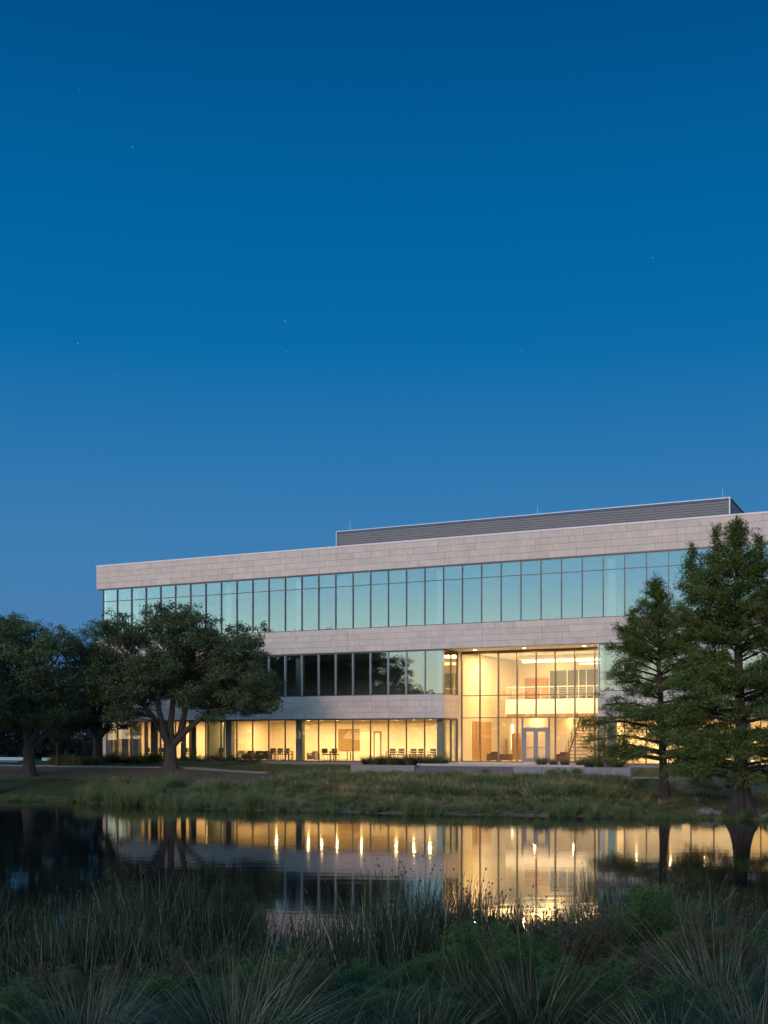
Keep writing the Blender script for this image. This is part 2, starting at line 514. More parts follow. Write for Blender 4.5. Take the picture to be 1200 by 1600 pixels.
# pond surface
wm, n, l, p = new_mat('pond_water')
p.inputs['Base Color'].default_value = lin(.006, .010, .009)
p.inputs['Roughness'].default_value = .045
p.inputs['IOR'].default_value = 1.33
p.inputs['Specular IOR Level'].default_value = .5
tx = n.new('ShaderNodeTexCoord')
mp = n.new('ShaderNodeMapping'); mp.inputs['Scale'].default_value = (.55, 1.6, 1)
l.new(tx.outputs['Object'], mp.inputs[0])
nz = n.new('ShaderNodeTexNoise'); nz.inputs['Scale'].default_value = 1.1; nz.inputs['Detail'].default_value = 3
l.new(mp.outputs[0], nz.inputs['Vector'])
nz2 = n.new('ShaderNodeTexNoise'); nz2.inputs['Scale'].default_value = .12; nz2.inputs['Detail'].default_value = 2
l.new(tx.outputs['Object'], nz2.inputs['Vector'])
am = mathn(n, l, 'MULTIPLY', nz.outputs['Fac'], nz2.outputs['Fac'])
b = n.new('ShaderNodeBump'); b.inputs['Strength'].default_value = .13; b.inputs['Distance'].default_value = .035
l.new(am, b.inputs['Height']); l.new(b.outputs[0], p.inputs['Normal'])
MB().add([(-75, -12, 0), (78, -12, 0), (78, 70, 0), (-75, 70, 0)], [(0, 1, 2, 3)]).build('pond_water', wm)
tag(bpy.data.objects['pond_water'], kind='structure')


def draped_strip(name, y0, y1, t0, t1, mat, lift, step=1.0):
    mb = MB(); N = int((t1 - t0) / step)
    for i in range(N + 1):
        t = t0 + (t1 - t0) * i / N
        for y in (y0, y1):
            X, Y = b2w(t, y); z = tz(X, Y) + lift
            mb.v.append((X, Y, z))
        for y in (y1, y0):
            X, Y = b2w(t, y); mb.v.append((X, Y, tz(X, Y) - .1))
    for i in range(N):
        a = i * 4; b_ = a + 4
        for k in range(4):
            q = (k + 1) % 4
            mb.f.append((a + k, a + q, b_ + q, b_ + k)[::-1]); mb.m.append(0)
    return mb.build(name, mat)


tag(draped_strip('footpath', -7.3, -5.9, -.3, 45, M['concrete'], .05), kind='structure')
tag(draped_strip('footpath', -10.6, -9.0, -70, -8.0, M['concrete'], .05), kind='structure')
tag(draped_strip('footpath', -2.0, -.6, -85, -37, M['concrete'], .05), kind='structure')

# ================================================================== building
BLD = empty('office_building', (CX, CY, FLOOR), -TH)
tag(BLD, 'three storey limestone office building with blue green ribbon windows and a glowing glass lobby', 'building')
MS = 1.425           # mullion spacing
OFF = -.06
T_L, T_R = -30.6, 33.0
Z1, Z2, Z3, Z4, ZT, ZP, ZC = 3.13, 4.79, 7.97, 9.65, 12.78, 13.81, 15.62

_panel_cache = {}


def panel_mesh(w, h, th):
    k = (round(w, 3), round(h, 3), th)
    if k not in _panel_cache:
        mb = MB(); mb.bevbox(-w / 2 + .006, w / 2 - .006, 0, th, .006, h - .006, .003)
        _panel_cache[k] = mb.mesh('stone_panel', M['stone'])
    return _panel_cache[k]


panel_count = 0


def stone_band(t0, t1, z0, z1, courses, depth=.5, y=0.0, seed=0, side=None, parts_to=24.0):
    """backing mesh plus separately laid stone panels"""
    global panel_count
    r = random.Random(seed)
    g = .045
    mb = MB()
    mb.box(t0 + .01, t1 - .01, y + g, y + depth, z0 + .004, z1 - .004)
    band = mb.build('stone_band', M['joint'], BLD)
    extra = MB()
    h = (z1 - z0) / courses
    for c in range(courses):
        t = t0
        first = True
        while t < t1 - .01:
            w = r.choice([.95, 1.425, 1.425, 1.9, 1.9, 2.375, 2.85])
            if first: w = r.choice([.7, 1.2, 1.7]); first = False
            if t + w > t1 - .6: w = t1 - t
            jit = r.uniform(-.003, .003)
            if t < parts_to and panel_count < 400:
                o = link('stone_panel', panel_mesh(w, h, g), band, (t + w / 2, y + jit, z0 + c * h)); panel_count += 1
            else:
                extra.bevbox(t + .009, t + w - .009, y + jit, y + jit + g, z0 + c * h + .008, z0 + (c + 1) * h - .008, .006)
            t += w
    if extra.v:
        o = extra.build('stone_facing', M['stone'], band); o['kind'] = 'stuff'
    return band


stone_band(T_L, T_R, ZP, ZC, 4, depth=.6, seed=1)
stone_band(T_L, T_R, Z3, Z4, 4, depth=.6, seed=2)
lowL = stone_band(T_L, 0.0, Z1, Z2, 4, depth=.6, seed=3)
stone_band(11.0, T_R, Z1, Z2, 4, depth=.6, seed=4)

# return of the lower band into the lobby recess (faces +t)
rb = MB().box(-.6, -.045, .601, 3.34, Z1 + .004, Z2 - .004).build('stone_band', M['joint'], BLD)
for c in range(4):
    h = (Z2 - Z1) / 4
    for (ya, yb) in (((.0, 1.5), (1.5, 3.34)) if c % 2 else ((.0, .8), (.8, 2.3), (2.3, 3.34))):
        mb = MB(); mb.box(-.045, 0, ya + .06 * (ya == 0) + .006, yb - .006, h * c + .006, h * (c + 1) - .006)
        mb.build('stone_panel', M['stone'], rb, (0, 0, Z1))
# pale pier beside the lobby glass and the right flank of the recess
for z0, z1 in ((0, Z1 + .0), (Z1 + .0, Z2), (Z2, Z3)):
    MB().box(-.30, .015, 2.75, 3.30, z0 + .004, z1 - .004).build('stone_pier', M['stone'], BLD)
MB().box(11.0, 11.25, .62, 3.30, 0, Z3 - .01).build('stone_pier', M['stone'], BLD)

# coping, roof
MB().box(T_L - .03, T_R + .03, -.03, .65, ZC, ZC + .12).build('coping', M['coping'], BLD)
MB().box(T_L - .03, T_L + .62, .66, 26, ZC, ZC + .12).build('coping', M['coping'], BLD)
MB().box(T_L, T_L + .6, .61, 26, ZP, ZC - .004).build('parapet_wall', M['stone'], BLD)
MB().box(T_L + .61, T_R, .61, 26, ZP + .3, ZP + .75).build('roof', M['roof'], BLD)
MB().box(T_L, T_R, 25.9, 26.2, 0, ZC - .4).build('rear_wall', M['stone'], BLD)
MB().box(T_L + .1, T_L + .4, .7, 25.8, Z3, ZP - .01).build('end_wall', M['stone'], BLD)
MB().box(T_L + .1, T_L + .4, .7, 25.8, 0, Z3 - .01).build('end_wall', M['stone'], BLD)
MB().box(T_R - .3, T_R, .7, 25.8, 0, ZP - .01).build('end_wall', M['stone'], BLD)

# dark strips stand in for the shadow line under each band
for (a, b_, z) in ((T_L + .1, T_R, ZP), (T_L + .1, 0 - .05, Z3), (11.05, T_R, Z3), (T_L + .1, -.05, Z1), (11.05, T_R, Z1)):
    MB().box(a, b_, .03, .35, z - .055, z - .004).build('shadow_gap_strip', M['dark_alu'], BLD)

_glass_cache = {}


def pane_mesh(w, h, mat):
    k = (round(w, 3), round(h, 3), mat.name)
    if k not in _glass_cache:
        _glass_cache[k] = MB().box(-w / 2, w / 2, -.006, .006, 0, h).mesh('pane', mat)
    return _glass_cache[k]


_bar_cache = {}


def bar(name, w, dpt, h, mat, parent, loc, rz=0):
    k = (round(w, 3), round(dpt, 3), round(h, 3), mat.name)
    if k not in _bar_cache:
        b = min(.006, w / 5)
        _bar_cache[k] = MB().box(-w / 2, w / 2, 0, dpt, 0, h).mesh(name, mat)
    return link(name, _bar_cache[k], parent, loc, (0, 0, rz))


def window_wall(ts, z0, z1, transoms, mull_mat, gm, rail_mat, yg=.15, mw=.055, md=.14, gz0=None, skip=None, lowname='window_wall'):
    """one run of glazing: frame rails (the part), mullions, transoms and panes (sub-parts)"""
    fr = MB().box(ts[0], ts[-1], yg - .03, yg + .05, z1 - .06, z1).build(lowname, rail_mat, BLD)
    MB().box(ts[0], ts[-1], yg - .03, yg + .05, z0, z0 + .06).build('sill_rail', rail_mat, fr)
    for t in ts:
        bar('mullion', mw, md, z1 - z0 - .12, mull_mat, fr, (t, yg - md + .04, z0 + .06))
    lv = [z0 + .06] + list(transoms) + [z1 - .06]
    for a, b_ in zip(ts[:-1], ts[1:]):
        for i in range(len(lv) - 1):
            if skip and skip((a + b_) / 2, i): continue
            lo = lv[i] + (.025 if i else 0); hi = lv[i + 1] - (.025 if i < len(lv) - 2 else 0)
            w = b_ - a - mw
            link('pane', pane_mesh(w, hi - lo, gm), fr, ((a + b_) / 2, yg, lo), (rad(rnd.uniform(-.16, .16)), 0, rad(rnd.uniform(-.16, .16))))
            if i < len(lv) - 2:
                bar('transom', w, .09, .05, rail_mat, fr, ((a + b_) / 2, yg - .05, lv[i + 1] - .025))
    return fr


g3 = [OFF + MS * k for k in range(-21, 24)]
window_wall(g3, Z4, ZP - .055, [ZT], M['dark_alu'], M['glass'], M['dark_alu'], mw=.048)
g2 = [OFF + MS * k for k in range(-21, 1)]
window_wall(g2, Z2, Z3 - .055, [], M['alu'], M['glass'], M['dark_alu'], mw=.075, md=.16)
g2r = [11.05] + [OFF + MS * k for k in range(8, 24) if OFF + MS * k > 11.6]
window_wall(g2r, Z2, Z3 - .055, [], M['alu'], M['glass'], M['dark_alu'], mw=.075, md=.16)
g1 = [-29.65] + [OFF + MS * k for k in range(-20, 1)]
window_wall(g1, 0, Z1 - .055, [], M['bronze'], M['glass_low'], M['bronze'], mw=.06)
window_wall(g2r, 0, Z1 - .055, [], M['bronze'], M['glass_low'], M['bronze'], mw=.06)


def side_window(z0, z1, gm, ys=(.2, 1.55, 2.72)):
    fr = MB().box(-.12, -.04, ys[0], ys[-1], z1 - .12, z1).build('side_window', M['bronze'], BLD)
    MB().box(-.12, -.04, ys[0], ys[-1], z0, z0 + .06).build('sill_rail', M['bronze'], fr)
    for y in ys:
        MB().box(-.14, -.02, y - .04, y + .04, z0 + .06, z1 - .12).build('mullion', M['bronze'], fr)
    for a, b_ in zip(ys[:-1], ys[1:]):
        MB().box(-.086, -.074, a + .04, b_ - .04, z0 + .06, z1 - .12).build('pane', gm, fr)


side_window(0, Z1 - .01, M['glass_low'])
side_window(Z2, Z3 - .01, M['side_glass'])

# ---- lobby glazing, recessed
YL = 3.34
gl = [.05 + 1.405 * k for k in range(8)] + [11.0]
DZ = 2.37


def lobby_skip(t, i):
    return i == 0 and 4.3 < t < 7.0


lz = [Z1 + .04, Z2 - .02]
lob = MB().box(.02, 11.0, YL - .04, YL + .06, Z3 - .20, Z3 - .01).build('lobby_window', M['bronze'], BLD)
MB().box(.02, 4.62, YL - .04, YL + .06, 0, .06).build('sill_rail', M['bronze'], lob)
MB().box(6.66, 11.0, YL - .04, YL + .06, 0, .06).build('sill_rail', M['bronze'], lob)
TOP = Z3 - .20
for t in gl:
    if abs(t - gl[4]) < .01:
        bar('mullion', .075, .18, TOP - lz[0] - .03, M['bronze'], lob, (t, YL - .12, lz[0] + .03))
    else:
        bar('mullion', .075, .18, TOP - .06, M['bronze'], lob, (t, YL - .12, .06))
xs_low = [gl[0], gl[1], gl[2], gl[3], 4.66, None, 6.62, gl[5], gl[6], gl[7], gl[8]]
for t in (4.66, 6.62):
    bar('mullion', .09, .16, lz[0] - .09, M['door_metal'], lob, (t, YL - .11, .06))
for a, b_ in zip(gl[:-1], gl[1:]):
    w = b_ - a - .075
    for zz in lz:
        bar('transom', w, .12, .06, M['bronze'], lob, ((a + b_) / 2, YL - .07, zz - .03))
    for lo, hi in ((lz[0] + .03, lz[1] - .03), (lz[1] + .03, TOP)):
        link('pane', pane_mesh(w, hi - lo, M['glass_low']), lob, ((a + b_) / 2, YL, lo), (0, 0, rad(rnd.uniform(-.1, .1))))
for a, b_ in zip(xs_low[:-1], xs_low[1:]):
    if a is None or b_ is None: continue
    w = b_ - a - .075
    link('pane', pane_mesh(w, lz[0] - .09, M['glass_low']), lob, ((a + b_) / 2, YL, .06))
link('pane', pane_mesh(1.87, lz[0] - DZ - .12, M['glass_low']), lob, (5.64, YL, DZ + .09))

# ---- entrance door: frame, two leaves with push bars
dm = MB()
dm.box(4.706, 4.78, YL - .08, YL + .06, 0, DZ); dm.box(6.50, 6.574, YL - .08, YL + .06, 0, DZ); dm.box(4.706, 6.574, YL - .08, YL + .06, DZ, DZ + .09)
door = dm.build('entrance_door', M['door_metal'], BLD)
for s in (0, 1):
    a = 4.785 + s * .86; b_ = a + .85
    lf = MB()
    lf.box(a, a + .15, YL - .05, YL + .01, .02, DZ - .01); lf.box(b_ - .15, b_, YL - .05, YL + .01, .02, DZ - .01)
    lf.box(a + .15, b_ - .15, YL - .05, YL + .01, .02, .30); lf.box(a + .15, b_ - .15, YL - .05, YL + .01, DZ - .2, DZ - .01)
    lf.build('door_leaf', M['door_metal'], door)
    MB().box(a + .15, b_ - .15, YL - .026, YL - .014, .30, DZ - .2).build('pane', M['glass_low'], door)
    MB().box(a + .15, b_ - .15, YL - .10, YL - .07, 1.02, 1.06).build('push_bar', M['chair_leg'], door)

# ---- lobby soffit with three lamps
sof = MB().box(0.0, 11.0, .61, YL + .3, Z3 - .005, Z3 + .3).build('soffit', M['white_paint'], BLD)


def px_t(px, y):
    u = (px - 600) / 1830; X0 = CX + y * SN; Y0 = CY + y * CS
    return (u * Y0 - X0) / (CS + u * SN)


def add_area(name, loc, size, power, col=(1.0, .77, .47), rot=(0, 0, 0), sy=None, parent=BLD, spread=PI):
    L = bpy.data.lights.new(name, 'AREA'); L.energy = power; L.color = col; L.size = size; L.spread = spread
    if sy: L.shape = 'RECTANGLE'; L.size_y = sy
    return link(name, L, parent, loc, rot)


for px in (742, 819, 913):
    t = px_t(px, 1.9)
    MB().tube([(t, 1.9, Z3 - .03), (t, 1.9, Z3 - .008)], [.11, .11], 16).build('downlight', M['lamp'], sof)
    add_area('downlight_lamp', (t, 1.9, Z3 - .05), .22, 95, (1, .66, .32))

# added fill lights at the foot of the lobby glass, brightening the soffit
for t in (1.0, 3.6, 7.6, 10.0):
    add_area('soffit_fill', (t, 2.3, .02), .16, 62, (1, .62, .28), rot=(PI, 0, 0))

# ---- interior: floors, ceilings, back walls
yb = 8.0
MB().box(T_L + .5, 0, .25, 25, -.35, -.002).build('floor_slab', M['carpet'], BLD)
MB().box(0.01, 11.0, YL + .1, 25, -.35, -.002).build('floor_slab', M['terrazzo'], BLD)
MB().box(11.01, T_R - .3, .25, 25, -.35, -.002).build('floor_slab', M['carpet'], BLD)
# 1F ceilings and 2F floors
cl1 = MB().box(T_L + .5, -.14, .61, yb + .2, Z1 - .02, Z2 - .15).build('ceiling', M['ceil'], BLD)
cr1 = MB().box(11.3, T_R - .3, .61, yb + .2, Z1 - .02, Z2 - .15).build('ceiling', M['ceil'], BLD)
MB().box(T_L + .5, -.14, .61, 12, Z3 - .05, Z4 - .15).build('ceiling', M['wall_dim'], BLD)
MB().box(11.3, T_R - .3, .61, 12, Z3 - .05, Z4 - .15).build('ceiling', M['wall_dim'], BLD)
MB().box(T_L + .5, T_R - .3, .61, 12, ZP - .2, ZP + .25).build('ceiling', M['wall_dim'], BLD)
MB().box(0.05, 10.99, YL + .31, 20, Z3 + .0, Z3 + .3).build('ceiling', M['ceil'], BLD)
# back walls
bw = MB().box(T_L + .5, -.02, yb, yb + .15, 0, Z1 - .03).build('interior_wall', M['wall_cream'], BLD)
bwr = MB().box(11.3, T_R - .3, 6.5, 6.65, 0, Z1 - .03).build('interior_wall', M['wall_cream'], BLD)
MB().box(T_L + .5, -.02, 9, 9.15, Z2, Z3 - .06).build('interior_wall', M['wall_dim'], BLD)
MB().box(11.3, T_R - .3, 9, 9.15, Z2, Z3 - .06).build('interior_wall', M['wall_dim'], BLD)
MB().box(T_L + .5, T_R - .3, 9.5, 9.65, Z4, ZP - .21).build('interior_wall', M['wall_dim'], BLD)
# lobby side and back walls
MB().box(-.14, -.015, YL + .1, 16, 0, Z3 - .01).build('interior_wall', M['wall_cream'], BLD)
MB().box(11.0, 11.25, YL + .1, 16, 0, Z3 - .01).build('interior_wall', M['wall_cream'], BLD)
bl = MB().box(-.01, 11.0, 14.2, 14.4, 0, Z3 - .01).build('interior_wall', M['wall_cream'], BLD)
# partitions in the ground floor left wing
for t in (-18.9,):
    y0 = 1.0
    MB().box(t - .07, t + .07, y0, yb - .01, 0, Z1 - .03).build('partition', M['wall_cream'], BLD)
MB().box(-21.6, -21.4, 2.6, yb - .01, 0, Z1 - .03).build('partition', M['curtain'], BLD)
# grey green curtains and blades in the dim end of the left wing
for px0, px1, y in ((168, 175, .9), (180, 184, 1.4), (191, 200, .9), (203, 208, 3.0), (213, 221, 2.0), (226, 232, 3.5), (236, 246, 1.2), (256, 262, 2.5), (283, 290, 1.8), (296, 306, .8)):
    ta, tb = px_t(px0, y), px_t(px1, y)
    mb = MB(); k = max(3, int((tb - ta) / .08))
    pts = [(ta + (tb - ta) * i / k, y + (.05 if i % 2 else -.05)) for i in range(k + 1)]
    for i in range(k):
        (a0, c0), (a1, c1) = pts[i], pts[i + 1]
        mb.add([(a0, c0, .03), (a1, c1, .03), (a1, c1, Z1 - .05), (a0, c0, Z1 - .05), (a0, c0 + .03, .03), (a1, c1 + .03, .03), (a1, c1 + .03, Z1 - .05), (a0, c0 + .03, Z1 - .05)],
               [(0, 1, 2, 3), (5, 4, 7, 6), (0, 3, 7, 4), (1, 5, 6, 2), (3, 2, 6, 7), (0, 4, 5, 1)])
    mb.build('curtain', M['curtain'], BLD)
# structural columns behind the glass on every storey
for t in (-27.2, -18.3, px_t(469, .9), -.55, 11.75, 20.3, 28.8):
    for z0, z1 in ((0, Z1 - .06), (Z2 - .1, Z3 - .06), (Z4 - .1, ZP - .22)):
        MB().box(t - .26, t + .26, .70, 1.15, z0, z1).build('column', M['column'], BLD)
# wall features of the ground floor rooms
ta, tb = px_t(529, yb), px_t(562, yb)
MB().box(ta, tb, yb - .06, yb - .01, .72, 2.45).build('pinboard', M['tanboard'], BLD)
ta, tb = px_t(584, yb), px_t(596, yb)
dd = MB(); dd.box(ta, ta + .12, yb - .05, yb - .01, 0, 2.25); dd.box(tb - .12, tb, yb - .05, yb - .01, 0, 2.25); dd.box(ta + .12, tb - .12, yb - .05, yb - .01, 2.13, 2.25)
idr = dd.build('interior_door', M['tanboard'], BLD)
MB().box(ta + .12, tb - .12, yb - .04, yb - .01, 0, 2.13).build('door_leaf', M['white_paint'], idr)
ta = px_t(413, yb)
MB().box(ta - .22, ta + .22, yb - .06, yb - .01, 1.0, 1.35).build('wall_box', M['tanboard'], BLD)
MB().box(ta - .22, ta + .22, yb - .06, yb - .01, .45, .6).build('wall_box', M['tanboard'], BLD)

# lobby features on the left wall (plane t = 0)
MB().box(-.012, .03, 5.5, 7.06, .12, 2.97).build('wood_wall_panel', M['wood'], BLD)
mk = MB()
for k in range(34):
    y = 5.75 + rnd.random() * 1.0; z = .5 + rnd.random() * 2.2
    mk.box(.031, .036, y, y + .05 + rnd.random() * .18, z, z + .03)
mk.build('panel_print', M['tanboard'], BLD)
mb = MB(); mb.box(-.012, .02, 7.35, 7.5, .05, 2.95); mb.box(-.012, .02, 9.35, 9.45, .05, 2.95); mb.box(-.012, .015, 7.5, 9.35, .05, 2.95)
mb.build('wood_wall_panel', plain('light_wood', (.50, .31, .13), .5, noise=.06, scale=2), BLD)
# mezzanine with upstand, railing
mez = MB().box(1.33, 10.99, 9.0, 14.19, 3.55, 4.66).build('mezzanine', M['white_paint'], BLD)
rl = MB()
for k in range(8):
    t = 1.4 + k * 1.36
    rl.box(t - .015, t + .015, 9.05, 9.08, 4.664, 5.55)
for z in (4.85, 5.03, 5.21, 5.39): rl.box(1.43, 10.9, 9.06, 9.075, z, z + .012)
rl.box(1.37, 10.95, 9.03, 9.12, 5.55, 5.61)
rl.build('railing', M['rail_white'], mez)
MB().box(1.4, 10.9, 8.97, 9.06, 3.22, 3.545).build('lamp_lip', M['tanboard'], mez)  # added lip that hides the lamps beneath, set along the shadow line
# upper back features
MB().box(px_t(820, 14), px_t(856, 14), 14.0, 14.18, 4.67, 6.5).build('wood_wall_panel', M['wood'], BLD)
dp = MB().box(px_t(858, 13.9), 10.98, 13.88, 13.95, 4.67, 7.06).build('dark_partition', M['screen_back'], BLD)
for px in (858, 886, 904, 916):
    MB().box(px_t(px, 13.8) - .03, px_t(px, 13.8) + .03, 13.80, 13.87, 4.67, 7.06).build('mullion', M['rail_white'], dp)
MB().box(px_t(788, 14), px_t(798, 14), 14.1, 14.19, 4.7, 6.9).build('doorway_glow', M['cove'], BLD)  # glowing panels stand in for lit doorways in the back wall
MB().box(px_t(789, 14), px_t(801, 14), 14.1, 14.19, .8, 2.8).build('doorway_glow', M['cove'], BLD)
MB().box(px_t(802, 13), px_t(812, 13), 12.6, 13.4, 0, 2.1).build('wood_wall_panel', M['wood'], BLD)
# cove light bands hanging under the lobby ceiling
cov = MB().box(2.6, 10.95, 9.2, 9.5, 7.44, 7.62).build('cove_light', M['cove'], BLD)
MB().box(2.4, 10.97, 9.1, 9.6, 7.63, Z3 - .01).build('cove_housing', M['ceil'], cov)
cov2 = MB().box(6.4, 10.95, 11.5, 11.7, 7.35, 7.42).build('cove_light', M['cove'], BLD)
MB().box(6.3, 10.97, 11.4, 11.8, 7.43, Z3 - .01).build('cove_housing', M['ceil'], cov2)
# staircase at the right of the lobby
stp = MB()
for k in range(14):
    y = 6.0 + k * .28
    stp.box(7.0, 8.3, y, y + .32, .25 * k, .25 * k + .07)
stp.add([(6.95, 5.9, -.0), (6.95, 9.9, 3.5), (6.95, 9.9, 3.15), (6.95, 6.3, 0), (7.00, 5.9, 0), (7.00, 9.9, 3.5), (7.00, 9.9, 3.15), (7.00, 6.3, 0)],
        [(0, 1, 2, 3), (7, 6, 5, 4), (0, 4, 5, 1), (3, 2, 6, 7)])
st = stp.build('staircase', M['tanboard'], BLD)
hr = MB(); 
for dz in (.35, .6, .95): hr.tube([(6.98, 6.0, dz), (6.98, 9.7, 3.35 + dz)], [.025, .025], 6)
for k in range(6): hr.tube([(6.98, 6.0 + k * .74, k * .67), (6.98, 6.0 + k * .74, k * .67 + .95)], [.02, .02], 6)
hr.build('handrail', M['chair_leg'], st)

# lights: ceiling panels in each room (lit in the photograph)
WARM = (1.0, .62, .25)
for t in (-27.5, -24.0, -20.3):
    add_area('room_lamp', (t, 6.2, Z1 - .05), .15, 190, WARM)
for t in (1.8, 5.0, 8.8):
    add_area('lobby_lamp', (t, 6.3, Z3 - .12), 1.8, 440, WARM, sy=3.5)
    add_area('lobby_lamp', (t + .3, 13.6, 3.53), .12, 70, WARM)
for t in (4.0, 8.8):
    add_area('lobby_lamp', (t, 12.4, Z3 - .12), 1.5, 110, WARM, sy=2.0)
# added weak fill stands in for light spilling to the storeys above
for t in (-20, -8, 18, 27): add_area('upper_floor_fill', (t, 6, ZP - .3), 1.2, 8, (1, .85, .65))
for t in (-20, -8, 18): add_area('upper_floor_fill', (t, 6, Z3 - .15), 1.2, 3, (1, .85, .65))
# recessed ceiling downlights: a lamp face inside a thin trim ring
def recessed(t, y, parent, power=180):
    MB().tube([(t, y, Z1 - .032), (t, y, Z1 - .022)], [.10, .10], 14).build('downlight', M['downlamp'], parent)
    add_area('room_lamp', (t, y, Z1 - .034), .09, power * 1.3, WARM)
    MB().tube([(t, y, Z1 - .040), (t, y, Z1 - .0215)], [.112, .112], 14, cap=False).build('trim_ring', M['white_paint'], parent)



for px, pw in ((353, 230), (392, 130), (432, 230), (482, 180), (503, 110), (527, 110), (565, 200), (619, 150), (647, 130), (672, 150), (215, 60), (262, 100), (304, 120)):
    recessed(px_t(px, 5.0), 5.0, cl1, pw)
for t in (12.6, 14.9, 17.2, 20.0, 23.0, 26.0, 29.0, 31.5):
    recessed(t, 4.0, cr1, 200)
for t in (1.2, 3.4, 5.6, 7.8):
    MB().tube([(t, 5.0, Z3 - .03), (t, 5.0, Z3 - .004)], [.09, .09], 14).build('downlight', M['lamp'], BLD)

# ---- mechanical screen on the roof: frame, backing and single louvre slats
P0, P1, PY, PZ = -11.73, 18.5, 6.0, 17.96
scr = MB().box(P0 + .1, P1 - .1, PY + .12, PY + .2, ZC - 1.0, PZ - .05).build('roof_screen', M['screen_back'], BLD)
MB().box(P1 - .2, P1 - .12, PY + .2, PY + 15, ZC - 1.0, PZ - .05).build('roof_screen_return', M['screen_back'], BLD)
sm1 = MB().add([(0, .10, 0), (P1 - P0 - .16, .10, 0), (P1 - P0 - .16, 0, .10), (0, 0, .10), (0, .11, .02), (P1 - P0 - .16, .11, .02), (P1 - P0 - .16, .02, .115), (0, .02, .115)],
               [(0, 1, 2, 3), (7, 6, 5, 4), (3, 2, 6, 7), (0, 4, 5, 1), (0, 3, 7, 4), (1, 5, 6, 2)]).mesh('slat', M['metal_screen'])
sm2 = MB().add([(-.10, 0, 0), (-.10, 14.8, 0), (0, 14.8, .10), (0, 0, .10), (-.11, 0, .02), (-.11, 14.8, .02), (-.02, 14.8, .115), (-.02, 0, .115)],
               [(0, 3, 2, 1), (4, 5, 6, 7), (3, 7, 6, 2), (0, 1, 5, 4), (0, 4, 7, 3), (1, 2, 6, 5)]).mesh('slat', M['metal_screen'])
z = ZC - .55
while z < PZ - .2:
    link('slat', sm1, scr, (P0 + .08, PY, z))
    link('slat', sm2, scr, (P1, PY + .14, z))
    z += .172
for x in (P0, P1 - .08):
    MB().box(x, x + .08, PY - .03, PY + .10, ZC - 1, PZ).build('corner_post', M['metal_screen'], scr)
MB().box(P0, P1 + .02, PY - .03, PY + .2, PZ, PZ + .07).build('top_rail', M['metal_screen'], scr)
MB().box(P1 - .14, P1 + .03, PY + .21, PY + 15, PZ, PZ + .07).build('top_rail', M['metal_screen'], scr)
for px, y, h in ((547, PY + .1, .85), (840, PY + .1, .55), (1129, PY + .1, .62), (1148, PY + 6.0, .45)):
    t = px_t(px, y); t = min(t, P1 - .06)
    MB().tube([(t, y, PZ + .07), (t, y, PZ + .1 + h)], [.022, .012], 6).build('lightning_rod', M['rod'], BLD)

# ================================================================== outside: plinth, steps, planters
BZ = FLOOR


def bthing(name, t, y, z=0.0, rz=0.0):
    X, Y = b2w(t, y)
    return empty(name, (X, Y, BZ + z), -TH + rz)


plz = MB().box(-.6, 11.0, -3.2, YL - .05, -.9, -.012).build('entrance_terrace', M['paving'], None, (CX, CY, BZ), (0, 0, -TH))
tag(plz, kind='structure')
MB().box(T_L, -.61, -.5, .14, -.9, -.03).build('plinth', M['concrete'], BLD)
MB().box(11.05, T_R, -.5, .14, -.9, -.03).build('plinth', M['concrete'], BLD)

stepz = bthing('entrance_steps', 0, -3.2)
tag(stepz, 'broad pale concrete steps leading up to the glowing lobby terrace', 'steps')
for k in range(3):
    MB().box(-.3, 6.6, -.42 * (k + 1), -.42 * k - (.003 if k else .003), -.9, -.15 * (k + 1)).build('step', M['step_stone'], stepz)


tag(MB().box(-.3, 7.5, -6.2, -4.47, -.9, -.60).build('landing', M['paving'], None, (CX, CY, BZ), (0, 0, -TH)), kind='structure')


def planter(name, t0, t1, y0, y1, ztop, h, label, seglen=1.9):
    o = bthing(name, t0, y0)
    tag(o, label, 'planter')
    L, W = t1 - t0, y1 - y0
    MB().box(.2, L - .2, .2, W - .2, ztop - h, ztop - .08).build('planter_soil', plain('planting_soil', (.05, .04, .03), .95), o)
    n = max(1, round(L / seglen)); w = L / n
    for i in range(n):
        MB().bevbox(i * w + .006, (i + 1) * w - .006, 0, .2, ztop - h, ztop, .012).build('wall_block', M['concrete'], o)
    MB().box(0, L, W - .2, W, ztop - h, ztop).build('wall_block', M['concrete'], o)
    MB().box(0, .2, .205, W - .205, ztop - h, ztop).build('wall_block', M['concrete'], o)
    MB().box(L - .2, L, .205, W - .205, ztop - h, ztop).build('wall_block', M['concrete'], o)
    return o


planter('planter_box', px_t(548, -4.2), -.35, -4.2, -1.2, .02 - .13, .62, 'low pale concrete planter wall left of the entrance steps')
planter('planter_box', 6.62, px_t(985, -4.2), -4.2, -1.2, .02 - .13, .62, 'low pale concrete planter wall right of the entrance steps, below the cypress')

